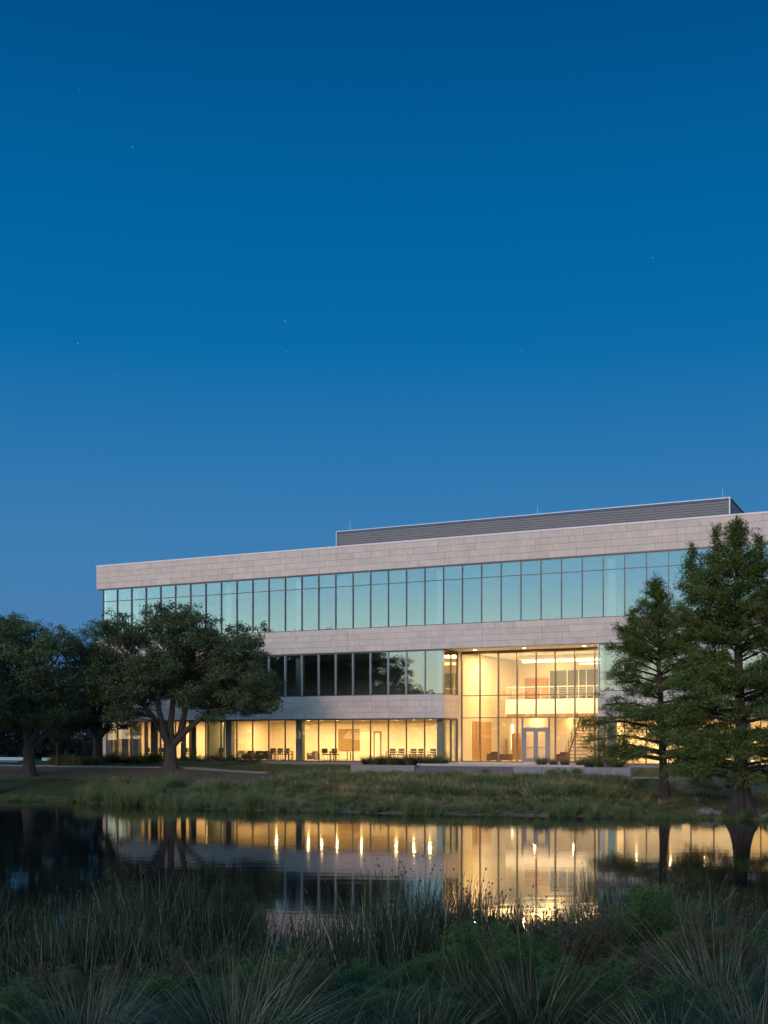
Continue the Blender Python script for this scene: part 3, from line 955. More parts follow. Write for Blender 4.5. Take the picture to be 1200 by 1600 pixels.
# ================================================================== furniture
def office_chair(t, y, rz, label, group='chairs in the ground floor rooms'):
    o = bthing('office_chair', t, y, 0, rz)
    tag(o, label, 'chair', group)
    if not CH:
        CH['seat'] = MB().box(-.24, .24, -.24, .24, .42, .50).mesh('seat', M['chair_dark'])
        CH['back'] = MB().box(-.23, .23, .20, .25, .56, .92).mesh('backrest', M['chair_dark'])
        CH['leg'] = MB().tube([(0, 0, 0), (.03, .02, .42)], [.016, .016], 6).mesh('leg', M['chair_leg'])
        a = MB()
        for s in (-1, 1): a.box(s * .27 - .015, s * .27 + .015, -.16, .22, .64, .67); a.box(s * .27 - .012, s * .27 + .012, -.15, -.12, .42, .64)
        a.box(-.02, .02, .22, .245, .5, .58)
        CH['arm'] = a.mesh('armrest', M['chair_leg'])
    link('seat', CH['seat'], o); link('backrest', CH['back'], o); link('armrest', CH['arm'], o)
    for sx in (-1, 1):
        for sy in (-1, 1): link('leg', CH['leg'], o, (sx * .22 - .015, sy * .2, 0))
    return o


CH = {}
ORD = ['first', 'second', 'third', 'fourth', 'fifth', 'sixth', 'seventh', 'eighth', 'ninth', 'tenth', 'eleventh', 'twelfth', 'thirteenth', 'fourteenth', 'fifteenth', 'sixteenth', 'seventeenth', 'eighteenth', 'nineteenth', 'twentieth']



def table(t, y, w, dpt, label, h=.74):
    o = bthing('table', t, y)
    tag(o, label, 'table')
    MB().box(-w / 2, w / 2, -dpt / 2, dpt / 2, h - .04, h).build('tabletop', M['table_top'], o)
    for sx in (-1, 1):
        for sy in (-1, 1):
            MB().box(sx * (w / 2 - .08) - .03, sx * (w / 2 - .08) + .03, sy * (dpt / 2 - .08) - .03, sy * (dpt / 2 - .08) + .03, 0, h - .045).build('leg', M['chair_leg'], o)
    return o


def cube_seat(t, y, w, label, mat='chair_dark'):
    o = bthing('tub_seat', t, y)
    tag(o, label, 'armchair')
    MB().box(-w / 2, w / 2, -.32, .34, .10, .42).build('seat', M[mat], o)
    MB().box(-w / 2, w / 2, .345, .48, .10, .72).build('backrest', M[mat], o)
    for s in (-1, 1): MB().box(s * (w / 2 + .055) - .05, s * (w / 2 + .055) + .05, -.32, .48, .06, .58).build('armrest', M[mat], o)
    return o


ord_ = ['first', 'second', 'third', 'fourth', 'fifth', 'sixth', 'seventh', 'eighth', 'ninth']
cs = [(232, 3.0, 'left of the oak trunk'), (243, 3.2, 'left of the oak trunk'), (254, 3.0, 'left of the oak trunk'), (291, 3.0, 'right of the oak trunk'),
      (301, 3.2, 'right of the oak trunk')]
for i, (px, y, w) in enumerate(cs):
    office_chair(px_t(px, y), y, PI + rnd.uniform(-.3, .3), f'{ord_[i]} dark chair from the left in the dim end room, {w}')
for i, px in enumerate((349, 361, 380)):
    office_chair(px_t(px, 4.2), 4.2, PI + rnd.uniform(-.25, .25), f'{ord_[i]} dark chair at the long table just right of the oak branches')
table(px_t(368, 3.4), 3.4, 2.4, .8, 'pale meeting table behind the glass just right of the big oak')
for i, px in enumerate((429, 440, 452)):
    office_chair(px_t(px, 3.6), 3.6, PI + rnd.uniform(-.2, .2), f'{ord_[i]} dark chair of the row of three left of the grey column')
table(px_t(440, 2.7), 2.7, 1.7, .7, 'narrow table in front of the row of three chairs left of the grey column')
for i, px in enumerate((388, 401, 413)):
    cube_seat(px_t(px, 2.6), 2.6, .62, f'{ord_[i]} of three low dark tub seats left of the three chair row')
cube_seat(px_t(489, 3.0), 3.0, .5, 'low pale tub seat right of the grey column', 'table_top')
for i, px in enumerate((509, 524)):
    office_chair(px_t(px, 3.6), 3.6, PI + rnd.uniform(-.2, .2), f'{["left", "right"][i]} dark chair of the pair below the tan pinboard')
table(px_t(532, 3.2), 3.2, 1.6, .7, 'small table below the tan pinboard')
for i, px in enumerate((612, 626, 645, 655, 675)):
    office_chair(px_t(px, 5.2), 5.2, rnd.uniform(-.25, .25), f'{ord_[i]} chair from the left in the meeting room behind the planter grass')
table(px_t(645, 4.3), 4.3, 4.2, 1.0, 'long pale meeting table behind the planter grass')
cube_seat(px_t(771, 5.0), 5.0, .62, 'brown lobby armchair left of the ottoman', 'brown_uph')
oto = bthing('ottoman', px_t(789, 4.8), 4.8)
tag(oto, 'long brown upholstered ottoman behind the lobby glass', 'ottoman')
MB().box(-.5, .5, -.3, .3, .12, .55).build('seat', M['brown_uph'], oto)
for sx in (-1, 1):
    for sy in (-1, 1): MB().box(sx * .42 - .03, sx * .42 + .03, sy * .24 - .03, sy * .24 + .03, 0, .12).build('leg', M['chair_leg'], oto)
cube_seat(px_t(879, 4.5), 4.5, .6, 'brown lobby armchair right of the entrance door', 'brown_uph')
for i, px in enumerate((985, 1003, 1060, 1085)):
    office_chair(px_t(px, 3.2), 3.2, PI + rnd.uniform(-.3, .3), f'{ord_[i]} dark chair from the left in the bright room behind the cypresses')


# ================================================================== foliage
def quad_leaves(c, nrm, length, width, tang=None):
    """c (N,3) centres -> (4N,3) leaf quads (kite shaped)"""
    N = len(c)
    if tang is None:
        r = rng.normal(size=(N, 3))
        tang = np.cross(nrm, r)
    tang = tang / (np.linalg.norm(tang, axis=1, keepdims=True) + 1e-9)
    bt = np.cross(nrm, tang); bt /= (np.linalg.norm(bt, axis=1, keepdims=True) + 1e-9)
    L = (length / 2)[:, None]; W = (width / 2)[:, None]
    out = np.empty((N, 4, 3))
    out[:, 0] = c - tang * L; out[:, 1] = c + bt * W - tang * L * .1; out[:, 2] = c + tang * L; out[:, 3] = c - bt * W - tang * L * .1
    return out.reshape(-1, 3)


def in_poly(x, z, poly):
    res = np.zeros(len(x), bool); j = len(poly) - 1
    for i in range(len(poly)):
        xi, zi = poly[i]; xj, zj = poly[j]
        with np.errstate(divide='ignore', invalid='ignore'):
            cnd = ((zi > z) != (zj > z)) & (x < (xj - xi) * (z - zi) / (zj - zi + 1e-12) + xi)
        res ^= cnd; j = i
    return res


def crown_clumps(poly, depth, n, rmin, rmax, seed, hollow=.35):
    r_ = np.random.default_rng(seed)
    xs = [p[0] for p in poly]; zs = [p[1] for p in poly]
    x0, x1, z0, z1 = min(xs), max(xs), min(zs), max(zs)
    out = []
    tries = 0
    while len(out) < n and tries < n * 400:
        tries += 1
        x = r_.uniform(x0, x1); z = r_.uniform(z0, z1); rr = r_.uniform(rmin, rmax)
        a = np.linspace(0, 2 * PI, 8, endpoint=False)
        if not in_poly(x + np.cos(a) * rr * .75, z + np.sin(a) * rr * .65, poly).all(): continue
        # half-depth from the crown's width at this height
        nx = (x - (x0 + x1) / 2) / ((x1 - x0) / 2)
        hd = depth * math.sqrt(max(.06, 1 - nx * nx * .85)) * (1 - .35 * max(0, (z - z0) / (z1 - z0) - .5) * 2)
        y = r_.uniform(-1, 1); y = math.copysign(abs(y) ** .75, y) * hd
        if any((x - q[0]) ** 2 + (y - q[1]) ** 2 + (z - q[2]) ** 2 < (.62 * (rr + q[3]) / 1.0) ** 2 * hollow * 2.2 for q in out): continue
        out.append((x, y, z, rr))
    return np.array(out)


def clump_leaves(cl, twigs, per, size, seed, flat=.8, twig_r=.26):
    r_ = np.random.default_rng(seed)
    C, T = [], []
    for (x, y, z, rr) in cl:
        k = int(twigs * rr * rr)
        dv_ = r_.normal(size=(k, 3)); dv_ /= np.linalg.norm(dv_, axis=1, keepdims=True)
        dv_[:, 2] = np.where(dv_[:, 2] < -.3, dv_[:, 2] * .5, dv_[:, 2])
        rad_ = rr * r_.uniform(.45, 1.12, (k, 1))
        tw = np.array([x, y, z]) + dv_ * rad_ * np.array([1, 1, flat])
        base = r_.random()
        m = r_.integers(int(per * .5), int(per * 1.4), k)
        cc = np.repeat(tw, m, axis=0)
        cc = cc + r_.normal(size=cc.shape) * twig_r * np.array([1, 1, .7]) * .6
        C.append(cc); tt = np.repeat(base * .5 + r_.random(k) * .35, m)
        T.append(np.clip(tt + r_.random(len(cc)) * .25, 0, 1))
    c = np.concatenate(C); t = np.concatenate(T)
    nrm = r_.normal(size=c.shape); nrm[:, 2] = np.abs(nrm[:, 2]) + .35
    nrm /= np.linalg.norm(nrm, axis=1, keepdims=True)
    s = size * r_.uniform(.6, 1.35, len(c))
    return quad_leaves(c, nrm, s, s * .62), t


def curved(p, q, r_, sag=.12, n=5):
    p, q = Vector(p), Vector(q); L = (q - p).length
    off = Vector((r_.uniform(-1, 1), r_.uniform(-1, 1), r_.uniform(-.2, 1))) * L * sag
    return [p.lerp(q, i / n) + off * math.sin(PI * i / n) + Vector((r_.uniform(-1, 1), r_.uniform(-1, 1), r_.uniform(-1, 1))) * L * .015 * (0 < i < n) for i in range(n + 1)]


def flare_trunk(mb, h, r0, r1, flare, lobes, seed, lean=(0, 0), n=20, fh=.7):
    r_ = random.Random(seed); ph = [r_.uniform(0, 6.28) for _ in range(3)]
    rings = 16; b0 = len(mb.v)
    for i in range(rings):
        f = (i / (rings - 1)) ** 1.5
        z = -.25 + (h + .25) * f
        rr = r0 + (r1 - r0) * f + flare * math.exp(-max(0, z) / fh)
        for k in range(n):
            a = 2 * PI * k / n
            lo = 1 + (.06 + .30 * math.exp(-max(0, z) / (fh * 1.4))) * math.cos(lobes * a + ph[0] + z * .3) * (flare > .12) + .05 * math.cos(3 * a + ph[1] + z)
            mb.v.append((math.cos(a) * rr * lo + lean[0] * f, math.sin(a) * rr * lo + lean[1] * f, z))
    for i in range(rings - 1):
        for k in range(n):
            q = (k + 1) % n
            mb.f.append((b0 + i * n + k, b0 + i * n + q, b0 + (i + 1) * n + q, b0 + (i + 1) * n + k)); mb.m.append(0)


def oak(name, loc, poly, depth, ncl, trunk_h, r0, limbs, label, leaf='oak_leaf', size=.13, seed=1, twigs=20, per=34, rmin=.6, rmax=1.15, lean=(0, 0), cat='tree', group=None):
    """limbs: list of (end xyz) the trunk divides into"""
    o = empty(name, loc)
    tag(o, label, cat, group)
    r_ = random.Random(seed)
    cl = crown_clumps(poly, depth, ncl, rmin, rmax, seed)
    v, t = clump_leaves(cl, twigs, per, size, seed + 5)
    link('crown', np_mesh('crown', v, 4, M[leaf], t), o)
    mb = MB()
    flare_trunk(mb, trunk_h, r0, r0 * .86, r0 * .55, 5, seed, lean, n=14, fh=.28)
    fork = Vector((lean[0], lean[1], trunk_h - .12))
    L = [Vector(e) for e in limbs]
    ends = []
    for e in L:
        rr = r0 * .56
        pts = curved(fork, e, r_, .10, 6)
        mb.tube(pts, [rr * (1.15 - .55 * i / 6) for i in range(7)], 10, cap=False)
        ends.append((pts, rr))
    for c in cl:
        cp = Vector(c[:3])
        best = min(range(len(ends)), key=lambda i: (ends[i][0][-1] - cp).length)
        pts, rr = ends[best]
        k = min(range(2, len(pts)), key=lambda i: (pts[i] - cp).length + (cp.z < pts[i].z) * 1.2)
        st_ = pts[k]
        pp = curved(st_, cp, r_, .10, 4)
        w = min(.055, .014 + .010 * (cp - st_).length)
        mb.tube(pp, [w * (1.1 - .85 * i / 4) for i in range(5)], 5, cap=False)
        for j in range(3):
            e2 = cp + Vector((r_.uniform(-1, 1), r_.uniform(-1, 1), r_.uniform(-.5, 1))).normalized() * c[3] * .8
            mb.tube([pp[3], e2], [.02, .008], 4, cap=False)
    mb.build('trunk', M['bark_oak'], o, smooth=True)
    return o


def px_world(px, d):
    return (px - 600) / 1830 * d


def tree_at(px, d):
    x = px_world(px, d); return (x, d, tz(x, d) - .03)


def ground_hit(px, y):
    d = 45.0
    for _ in range(300):
        X = px_world(px, d); z = tz(X, d)
        yp = 1154 + (EYE - z) / d * 1830
        if yp <= y: break
        d += .15
    return X, d, z


def poly_px(pts, cx, d, z0):
    return [((x - cx) / 1830 * d, EYE + (1154 - y) / 1830 * d - z0) for x, y in pts]


# ---- the big oak in front of the building
B1 = tree_at(267, 78)
P1_ = poly_px([(132, 1080), (118, 1030), (135, 990), (150, 962), (178, 955), (205, 962), (225, 950), (250, 945), (300, 943), (322, 950), (330, 962), (365, 958), (385, 975),
               (405, 990), (420, 1012), (428, 1040), (440, 1075), (447, 1100), (440, 1118), (412, 1140), (395, 1122), (360, 1128), (340, 1138), (322, 1125), (290, 1115), (262, 1108), (225, 1135), (190, 1150), (172, 1130), (150, 1100)], 267, 78, B1[2])
oak('live_oak', B1, P1_, 4.8, 190, 1.55, .40, [(-1.9, .6, 4.2), (-.6, -1.2, 5.2), (.7, .9, 5.0), (2.4, -.5, 3.6), (.9, -.6, 6.2)],
    'large spreading oak with forked trunk standing alone before the left wing', seed=11, twigs=25, per=44)
# ---- left oak
B2 = tree_at(45, 74)
P2_ = poly_px([(-90, 1100), (-85, 1020), (-50, 985), (-20, 975), (5, 962), (40, 958), (60, 968), (95, 965), (118, 985), (130, 1010), (140, 1050), (142, 1090), (125, 1130), (90, 1150), (50, 1135), (10, 1150), (-30, 1170), (-70, 1150)], 45, 74, B2[2])
oak('live_oak', B2, P2_, 4.2, 140, 1.9, .36, [(-1.6, .4, 4.4), (1.0, -.6, 4.6), (.1, .9, 5.6), (2.3, .3, 4.0)],
    'dark rounded oak at the left end of the bank, its trunk beside the path', seed=23, twigs=24, per=40)
# ---- oak just out at the left edge
B3 = tree_at(-14, 66)
P3_ = poly_px([(-190, 1110), (-180, 1030), (-110, 985), (-40, 1010), (0, 1060), (25, 1110), (20, 1165), (-20, 1140), (-80, 1130), (-140, 1160)], -14, 66, B3[2])
oak('live_oak', B3, P3_, 3.4, 70, 2.0, .30, [(-1.6, .4, 3.8), (-.4, .6, 4.2), (-2.2, -.4, 3.4)], 'oak cut by the left edge of the picture, trunk half seen', seed=31)
# ---- trees beyond
B4 = tree_at(153, 88)
P4_ = poly_px([(90, 1120), (85, 1040), (105, 1000), (140, 985), (170, 1000), (200, 1020), (215, 1090), (200, 1140), (165, 1155), (120, 1150)], 153, 88, B4[2])
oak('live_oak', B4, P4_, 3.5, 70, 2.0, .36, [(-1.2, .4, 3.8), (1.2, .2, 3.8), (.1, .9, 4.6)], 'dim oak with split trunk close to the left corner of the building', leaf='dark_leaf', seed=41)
B5 = tree_at(90, 84)
P5_ = poly_px([(55, 1120), (58, 1085), (85, 1065), (115, 1085), (128, 1120), (118, 1150), (95, 1160), (65, 1150)], 90, 84, B5[2])
oak('young_oak', B5, P5_, 1.6, 28, 1.7, .13, [(-.8, .1, 2.6), (.8, .1, 2.6), (.1, .3, 3.2)], 'small young tree with slim warm lit trunk between the two left oaks', leaf='small_leaf', seed=43, rmin=.35, rmax=.6, twigs=44, per=28, size=.11)


def tree_copy(src, name, loc, s, rz, label, group=None, leaf=None):
    o = src.copy(); COL.objects.link(o)
    o.name = name; o.location = loc; o.rotation_euler = (0, 0, rz); o.scale = s
    o['label'] = label
    if group: o['group'] = group
    for ch in src.children:
        c = ch.copy(); COL.objects.link(c); c.parent = o
    return o


# distant dark row closing the view at the left
polyB = [(-5, 1.2), (-5.4, 4), (-4.6, 6.8), (-2.5, 8.6), (0, 9.2), (2.6, 8.5), (4.8, 6.6), (5.4, 3.8), (4.8, 1.2), (2, .7), (-2, .7)]
xb = px_world(20, 112)
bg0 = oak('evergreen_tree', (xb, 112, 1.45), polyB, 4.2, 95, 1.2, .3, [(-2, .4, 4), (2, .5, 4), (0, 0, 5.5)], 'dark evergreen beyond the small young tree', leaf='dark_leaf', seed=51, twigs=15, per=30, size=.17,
          group='dark evergreens closing the view behind the left oaks')
for i, (px, dd_, s, lb) in enumerate(((-70, 108, .9, 'dark evergreen farthest left behind the edge oak'), (95, 116, .95, 'dark evergreen right behind the young tree trunk'),
                                  (150, 110, .85, 'dark evergreen behind the split trunked oak'), (60, 130, 1.05, 'taller dark evergreen in the second row'),
                                  (190, 124, .8, 'dark evergreen hidden most by the building corner'), (-10, 126, 1.0, 'dark evergreen behind the left oak trunk'),
                                  (-150, 118, 1.1, 'dark evergreen outside the left edge of the row'))):
    tree_copy(bg0, 'evergreen_tree', (px_world(px, dd_), dd_, 1.2), (s, s, s * .93), rnd.uniform(0, 6), lb)
# low undergrowth hedge under them
hv, ht = clump_leaves(np.array([(x, 104 + rnd.uniform(-2, 2) - .1 * x, 1.5 + rnd.uniform(.3, 1.0), rnd.uniform(.7, 1.3)) for x in np.arange(-62, -20, .8)]), 22, 30, .2, 77)
tag(link('undergrowth', np_mesh('undergrowth', hv, 4, M['dark_leaf'], ht)), 'dark undergrowth below the far evergreens at the left', 'undergrowth', kind='stuff')


# trees on the left bank that the windows mirror
def mirror_spot(px, D):
    X, Y = px_world(px, D), D
    dist = (CX + .15 * SN - X) * SN + (CY + .15 * CS - Y) * CS
    return X + 2 * dist * SN, Y + 2 * dist * CS


for i, (px, D, hgt, w) in enumerate(((432, 128, 15.0, 1.1), (350, 140, 14, 1.4), (300, 135, 15, 1.2), (612, 185, 9.5, .95), (665, 192, 10.6, 1.0), (715, 186, 9.4, .9), (775, 196, 10.4, 1.1), (835, 200, 9.9, 1.0),
                              (895, 190, 9.3, 1.0), (950, 196, 9.9, 1.05), (1020, 190, 9.4, 1.1), (1090, 190, 10, 1.1), (300, 150, 14, 1.4))):
    X, Y = mirror_spot(px, D)
    s = hgt / 9.2
    o_ = tree_copy(bg0, 'evergreen_tree', (X, Y, tz(X, Y)), (s * w * .8, s * w * .8, s), rnd.uniform(0, 6),
                   f'dark tree on the left bank mirrored in the windows, {["first", "second", "third", "fourth", "fifth", "sixth", "seventh", "eighth", "ninth", "tenth", "eleventh", "twelfth", "last"][i]} along the row',
                   'trees on the left bank mirrored in the middle windows')


# ---- bald cypresses
def cypress(loc, H, prof_l, prof_r, z_bot, r0, flare, label, seed, nb=110, lean=(0, 0), tops=(), fh=.5):
    o = empty('bald_cypress', loc)
    tag(o, label, 'tree')
    r_ = np.random.default_rng(seed); rr_ = random.Random(seed)
    mb = MB()
    flare_trunk(mb, z_bot + .6, r0, r0 * .72, flare, 7, seed, (lean[0] * .3, lean[1] * .3), n=42, fh=fh)
    base = Vector((lean[0] * .3, lean[1] * .3, z_bot + .5)); top = Vector((lean[0], lean[1], H))
    tp = [base.lerp(top, i / 10) + Vector((rr_.uniform(-1, 1), rr_.uniform(-1, 1), 0)) * .05 * (0 < i < 10) for i in range(11)]
    mb.tube(tp, [r0 * .72 * (1 - i / 10) ** .9 + .015 for i in range(11)], 10, cap=False)
    C, Nn, Tt, Tg = [], [], [], []

    def spray(p0, p1, wid, dens, tn):
        """feathery foliage along a branch from p0 to p1"""
        L = np.linalg.norm(p1 - p0)
        k = max(2, int(L * dens))
        f = r_.random(k) ** .75
        ax = (p1 - p0) / (L + 1e-6)
        sd = np.cross(ax, [0, 0, 1.0]); sd /= (np.linalg.norm(sd) + 1e-6)
        off = r_.uniform(-1, 1, k) * wid * np.sqrt(np.clip(1.1 - f, .12, 1))
        tw = p0 + ax * (f * L)[:, None] + sd * off[:, None]
        tw[:, 2] += r_.normal(0, .10, k) - np.abs(off) * .22
        m = r_.integers(8, 22, k)
        cc = np.repeat(tw, m, axis=0)
        dirn = np.repeat(ax + sd * np.sign(off)[:, None] * .7 + np.array([0, 0, -.45]), m, axis=0)
        u = r_.uniform(-.5, .5, len(cc))[:, None]
        cc = cc + dirn * u * .42 + r_.normal(0, .055, cc.shape)
        C.append(cc)
        Nn.append(r_.normal(0, .55, cc.shape) + np.array([0, 0, 1.0]))
        Tg.append(dirn + r_.normal(0, .55, cc.shape))
        Tt.append(np.clip(np.repeat(tn + r_.uniform(-.2, .2, k), m) + r_.uniform(-.12, .12, len(cc)), 0, 1))

    zs = z_bot + (H - z_bot) * r_.random(nb) ** .9
    zs = np.sort(np.where(zs < H * .8, np.round(zs / .74) * .74 + r_.normal(0, .19, nb) + .12 * np.sin(np.arange(nb)), zs))
    zs = np.clip(zs, z_bot, H)
    for i, z in enumerate(zs):
        f = (z - z_bot) / (H - z_bot)
        az = i * 2.399 + r_.uniform(-.4, .4)
        c, s = math.cos(az), math.sin(az)
        wl_, wr_ = np.interp(z, [q[0] for q in prof_l], [q[1] for q in prof_l]), np.interp(z, [q[0] for q in prof_r], [q[1] for q in prof_r])
        wz = (wl_ if c < 0 else wr_); wd = (wl_ + wr_) / 2
        Lb = 1 / math.sqrt((c / max(wz, .05)) ** 2 + (s / max(wd, .05)) ** 2) * r_.uniform(.72, 1.04)
        rise = (.05 + .75 * f ** 1.5) * Lb * r_.uniform(.6, 1.2)
        z_st = max(z_bot - .1, z - rise)
        ft = np.clip((z_st - z_bot - .5) / (H - z_bot - .5), 0, 1)
        p0 = np.array([lean[0] * (.3 + .7 * ft), lean[1] * (.3 + .7 * ft), z_st])
        p1 = np.array([lean[0] * f + c * Lb, lean[1] * f + s * Lb, z - .10 * Lb * (1 - f)])
        mid = (p0 + p1) / 2 + np.array([0, 0, .10 * Lb * (1 - f)])
        rb_ = .018 + .016 * Lb
        mb.tube([p0, mid, p1], [rb_, rb_ * .6, .008], 5, cap=False)
        tn = .2 + .5 * r_.random()
        spray(p0 + (mid - p0) * (.75 if f < .3 else .45), mid, .26 + .10 * Lb, 20, tn)
        spray(mid, p1, .30 + .12 * Lb, 32 if f > .38 else 23, tn)
        # side branches
        for j in range(int(2 + Lb * 1.6)):
            q = r_.uniform(.25, .95)
            ps = (mid + (p1 - mid) * (q * 2 - 1)) if q > .5 else (p0 + (mid - p0) * q * 2)
            sg = 1 if j % 2 else -1
            a2 = az + sg * r_.uniform(.5, 1.1)
            l2 = Lb * r_.uniform(.18, .42) * (1.15 - q * .6)
            pe = ps + np.array([math.cos(a2) * l2, math.sin(a2) * l2, l2 * r_.uniform(-.2, .25 + .5 * f)])
            mb.tube([ps, pe], [.014, .006], 4, cap=False)
            spray(ps + (pe - ps) * .2, pe + (pe - ps) * .1, .20 + .12 * l2, 28 if f > .38 else 20, tn)
    for (tx_, ty_, tz_, w) in ((lean[0], lean[1], H, .45),) + tuple(tops):
        for j in range(26):
            a = r_.uniform(0, 6.28); zz = tz_ - j * .085
            p0 = np.array([tx_, ty_, zz - .25]); rr2 = w * (.15 + .055 * j)
            spray(p0, p0 + np.array([math.cos(a) * rr2, math.sin(a) * rr2, .30]), .10, 30, .5)
        mb.tube([(lean[0] * .8 + tx_ * .2, ty_, tz_ - 2.2), (tx_, ty_, tz_ - .2)], [.04, .01], 5, cap=False)
    c = np.concatenate(C); nn = np.concatenate(Nn); tg = np.concatenate(Tg); t = np.concatenate(Tt)
    nn /= np.linalg.norm(nn, axis=1, keepdims=True)
    sz = r_.uniform(.07, .17, len(c))
    tg = tg - nn * np.sum(tg * nn, axis=1, keepdims=True)
    v = quad_leaves(c, nn, sz, sz * .26, tg)
    link('crown', np_mesh('crown', v, 4, M['cyp_leaf'], t), o)
    mb.build('trunk', M['bark_cyp'], o, smooth=True)
    print('cypress leaves', len(c))
    return o


D1 = ground_hit(1040, 1252)[1]; b1 = tree_at(1040, D1); k1 = D1 / 1830


def zz(y, d, z0): return EYE + (1154 - y) / 1830 * d - z0


pl = [(zz(1205, D1, b1[2]), 2.2), (zz(1185, D1, b1[2]), 3.6), (zz(1150, D1, b1[2]), 4.0), (zz(1110, D1, b1[2]), 3.9), (zz(1085, D1, b1[2]), 2.9), (zz(1040, D1, b1[2]), 3.3),
      (zz(1010, D1, b1[2]), 2.6), (zz(980, D1, b1[2]), 2.4), (zz(950, D1, b1[2]), 1.35), (zz(925, D1, b1[2]), .75), (zz(905, D1, b1[2]), .2)]
cypress(b1, zz(906, D1, b1[2]), pl, [(z, w * .92) for z, w in pl], zz(1198, D1, b1[2]), .23, .12,
        'shorter slender bald cypress with bare dark trunk right of the lobby', 61, nb=84, lean=(-.45, 0), tops=((-1.5, .2, zz(952, D1, b1[2]), .4),))
D2 = ground_hit(1160, 1276)[1]; b2 = tree_at(1160, D2)
pl2 = [(zz(1228, D2, b2[2]), 2.6), (zz(1200, D2, b2[2]), 3.6), (zz(1150, D2, b2[2]), 4.1), (zz(1100, D2, b2[2]), 4.1), (zz(1050, D2, b2[2]), 3.5), (zz(1000, D2, b2[2]), 3.05),
       (zz(950, D2, b2[2]), 2.9), (zz(900, D2, b2[2]), 2.5), (zz(872, D2, b2[2]), 1.6), (zz(845, D2, b2[2]), .7), (zz(810, D2, b2[2]), .2)]
cypress(b2, zz(812, D2, b2[2]), pl2, [(z, w * .98) for z, w in pl2], zz(1215, D2, b2[2]), .36, .36,
        'tall broad bald cypress with flared buttressed trunk at the water edge on the right', 67, nb=140, lean=(-.25, 0),
        tops=((-2.1, .3, zz(850, D2, b2[2]), .45), (-1.25, -.4, zz(826, D2, b2[2]), .45), (.75, .2, zz(835, D2, b2[2]), .5), (1.25, -.5, zz(846, D2, b2[2]), .5)))


# ================================================================== grasses
def blades(base, direc, length, width, droop, segs=4, seed=0, taper=.7):
    """ribbons: base (N,3), direc (N,3) unit, -> quads (N*segs*4,3)"""
    N = len(base)
    ang = np.random.default_rng(seed).uniform(0, PI, N)
    hd = direc * np.array([1, 1, 0]); hl = np.linalg.norm(hd, axis=1, keepdims=True); hd = hd / (hl + 1e-6)
    side = np.stack([np.cos(ang), np.sin(ang), np.zeros(N)], 1)
    P = []
    for i in range(segs + 1):
        f = i / segs
        p = base + direc * (length * f)[:, None] + hd * (droop * length * f ** 2 * .55)[:, None]
        p[:, 2] -= droop * length * f ** 2.2 * .55
        w = width * (1 - f) ** taper * .5 + width * .05
        P.append((p - side * w[:, None], p + side * w[:, None]))
    q = np.empty((N, segs, 4, 3))
    for i in range(segs):
        q[:, i, 0] = P[i][0]; q[:, i, 1] = P[i][1]; q[:, i, 2] = P[i + 1][1]; q[:, i, 3] = P[i + 1][0]
    return q.reshape(-1, 3)


def tuft(n, r, hmin, hmax, spread, width, seed, droop=(.1, .6), segs=4, upright=.0, bias=0.0):
    r_ = np.random.default_rng(seed)
    a = r_.uniform(0, 2 * PI, n); q = np.sqrt(r_.random(n))
    base = np.stack([np.cos(a) * q * r, np.sin(a) * q * r, -.03 * np.ones(n)], 1)
    a2 = a + r_.normal(0, .5, n)
    lean_ = spread * (q * .7 + .3 * r_.random(n)) * r_.uniform(.3, 1.2, n)
    dr = np.stack([np.cos(a2) * np.sin(lean_), np.sin(a2) * np.sin(lean_), np.cos(lean_)], 1)
    L = r_.uniform(hmin, hmax, n)
    v = blades(base, dr, L, width * r_.uniform(.6, 1.3, n), r_.uniform(droop[0], droop[1], n), segs, seed)
    t = np.clip(np.repeat(r_.random(n) ** 2.0 + bias, segs), 0, 1)
    return v, t


def place_tuft(v, x, y, z, s, rz, sz=None):
    c, s_ = math.cos(rz) * s, math.sin(rz) * s
    out = np.empty_like(v)
    out[:, 0] = v[:, 0] * c - v[:, 1] * s_ + x; out[:, 1] = v[:, 0] * s_ + v[:, 1] * c + y; out[:, 2] = v[:, 2] * (sz or s) + z
    return out


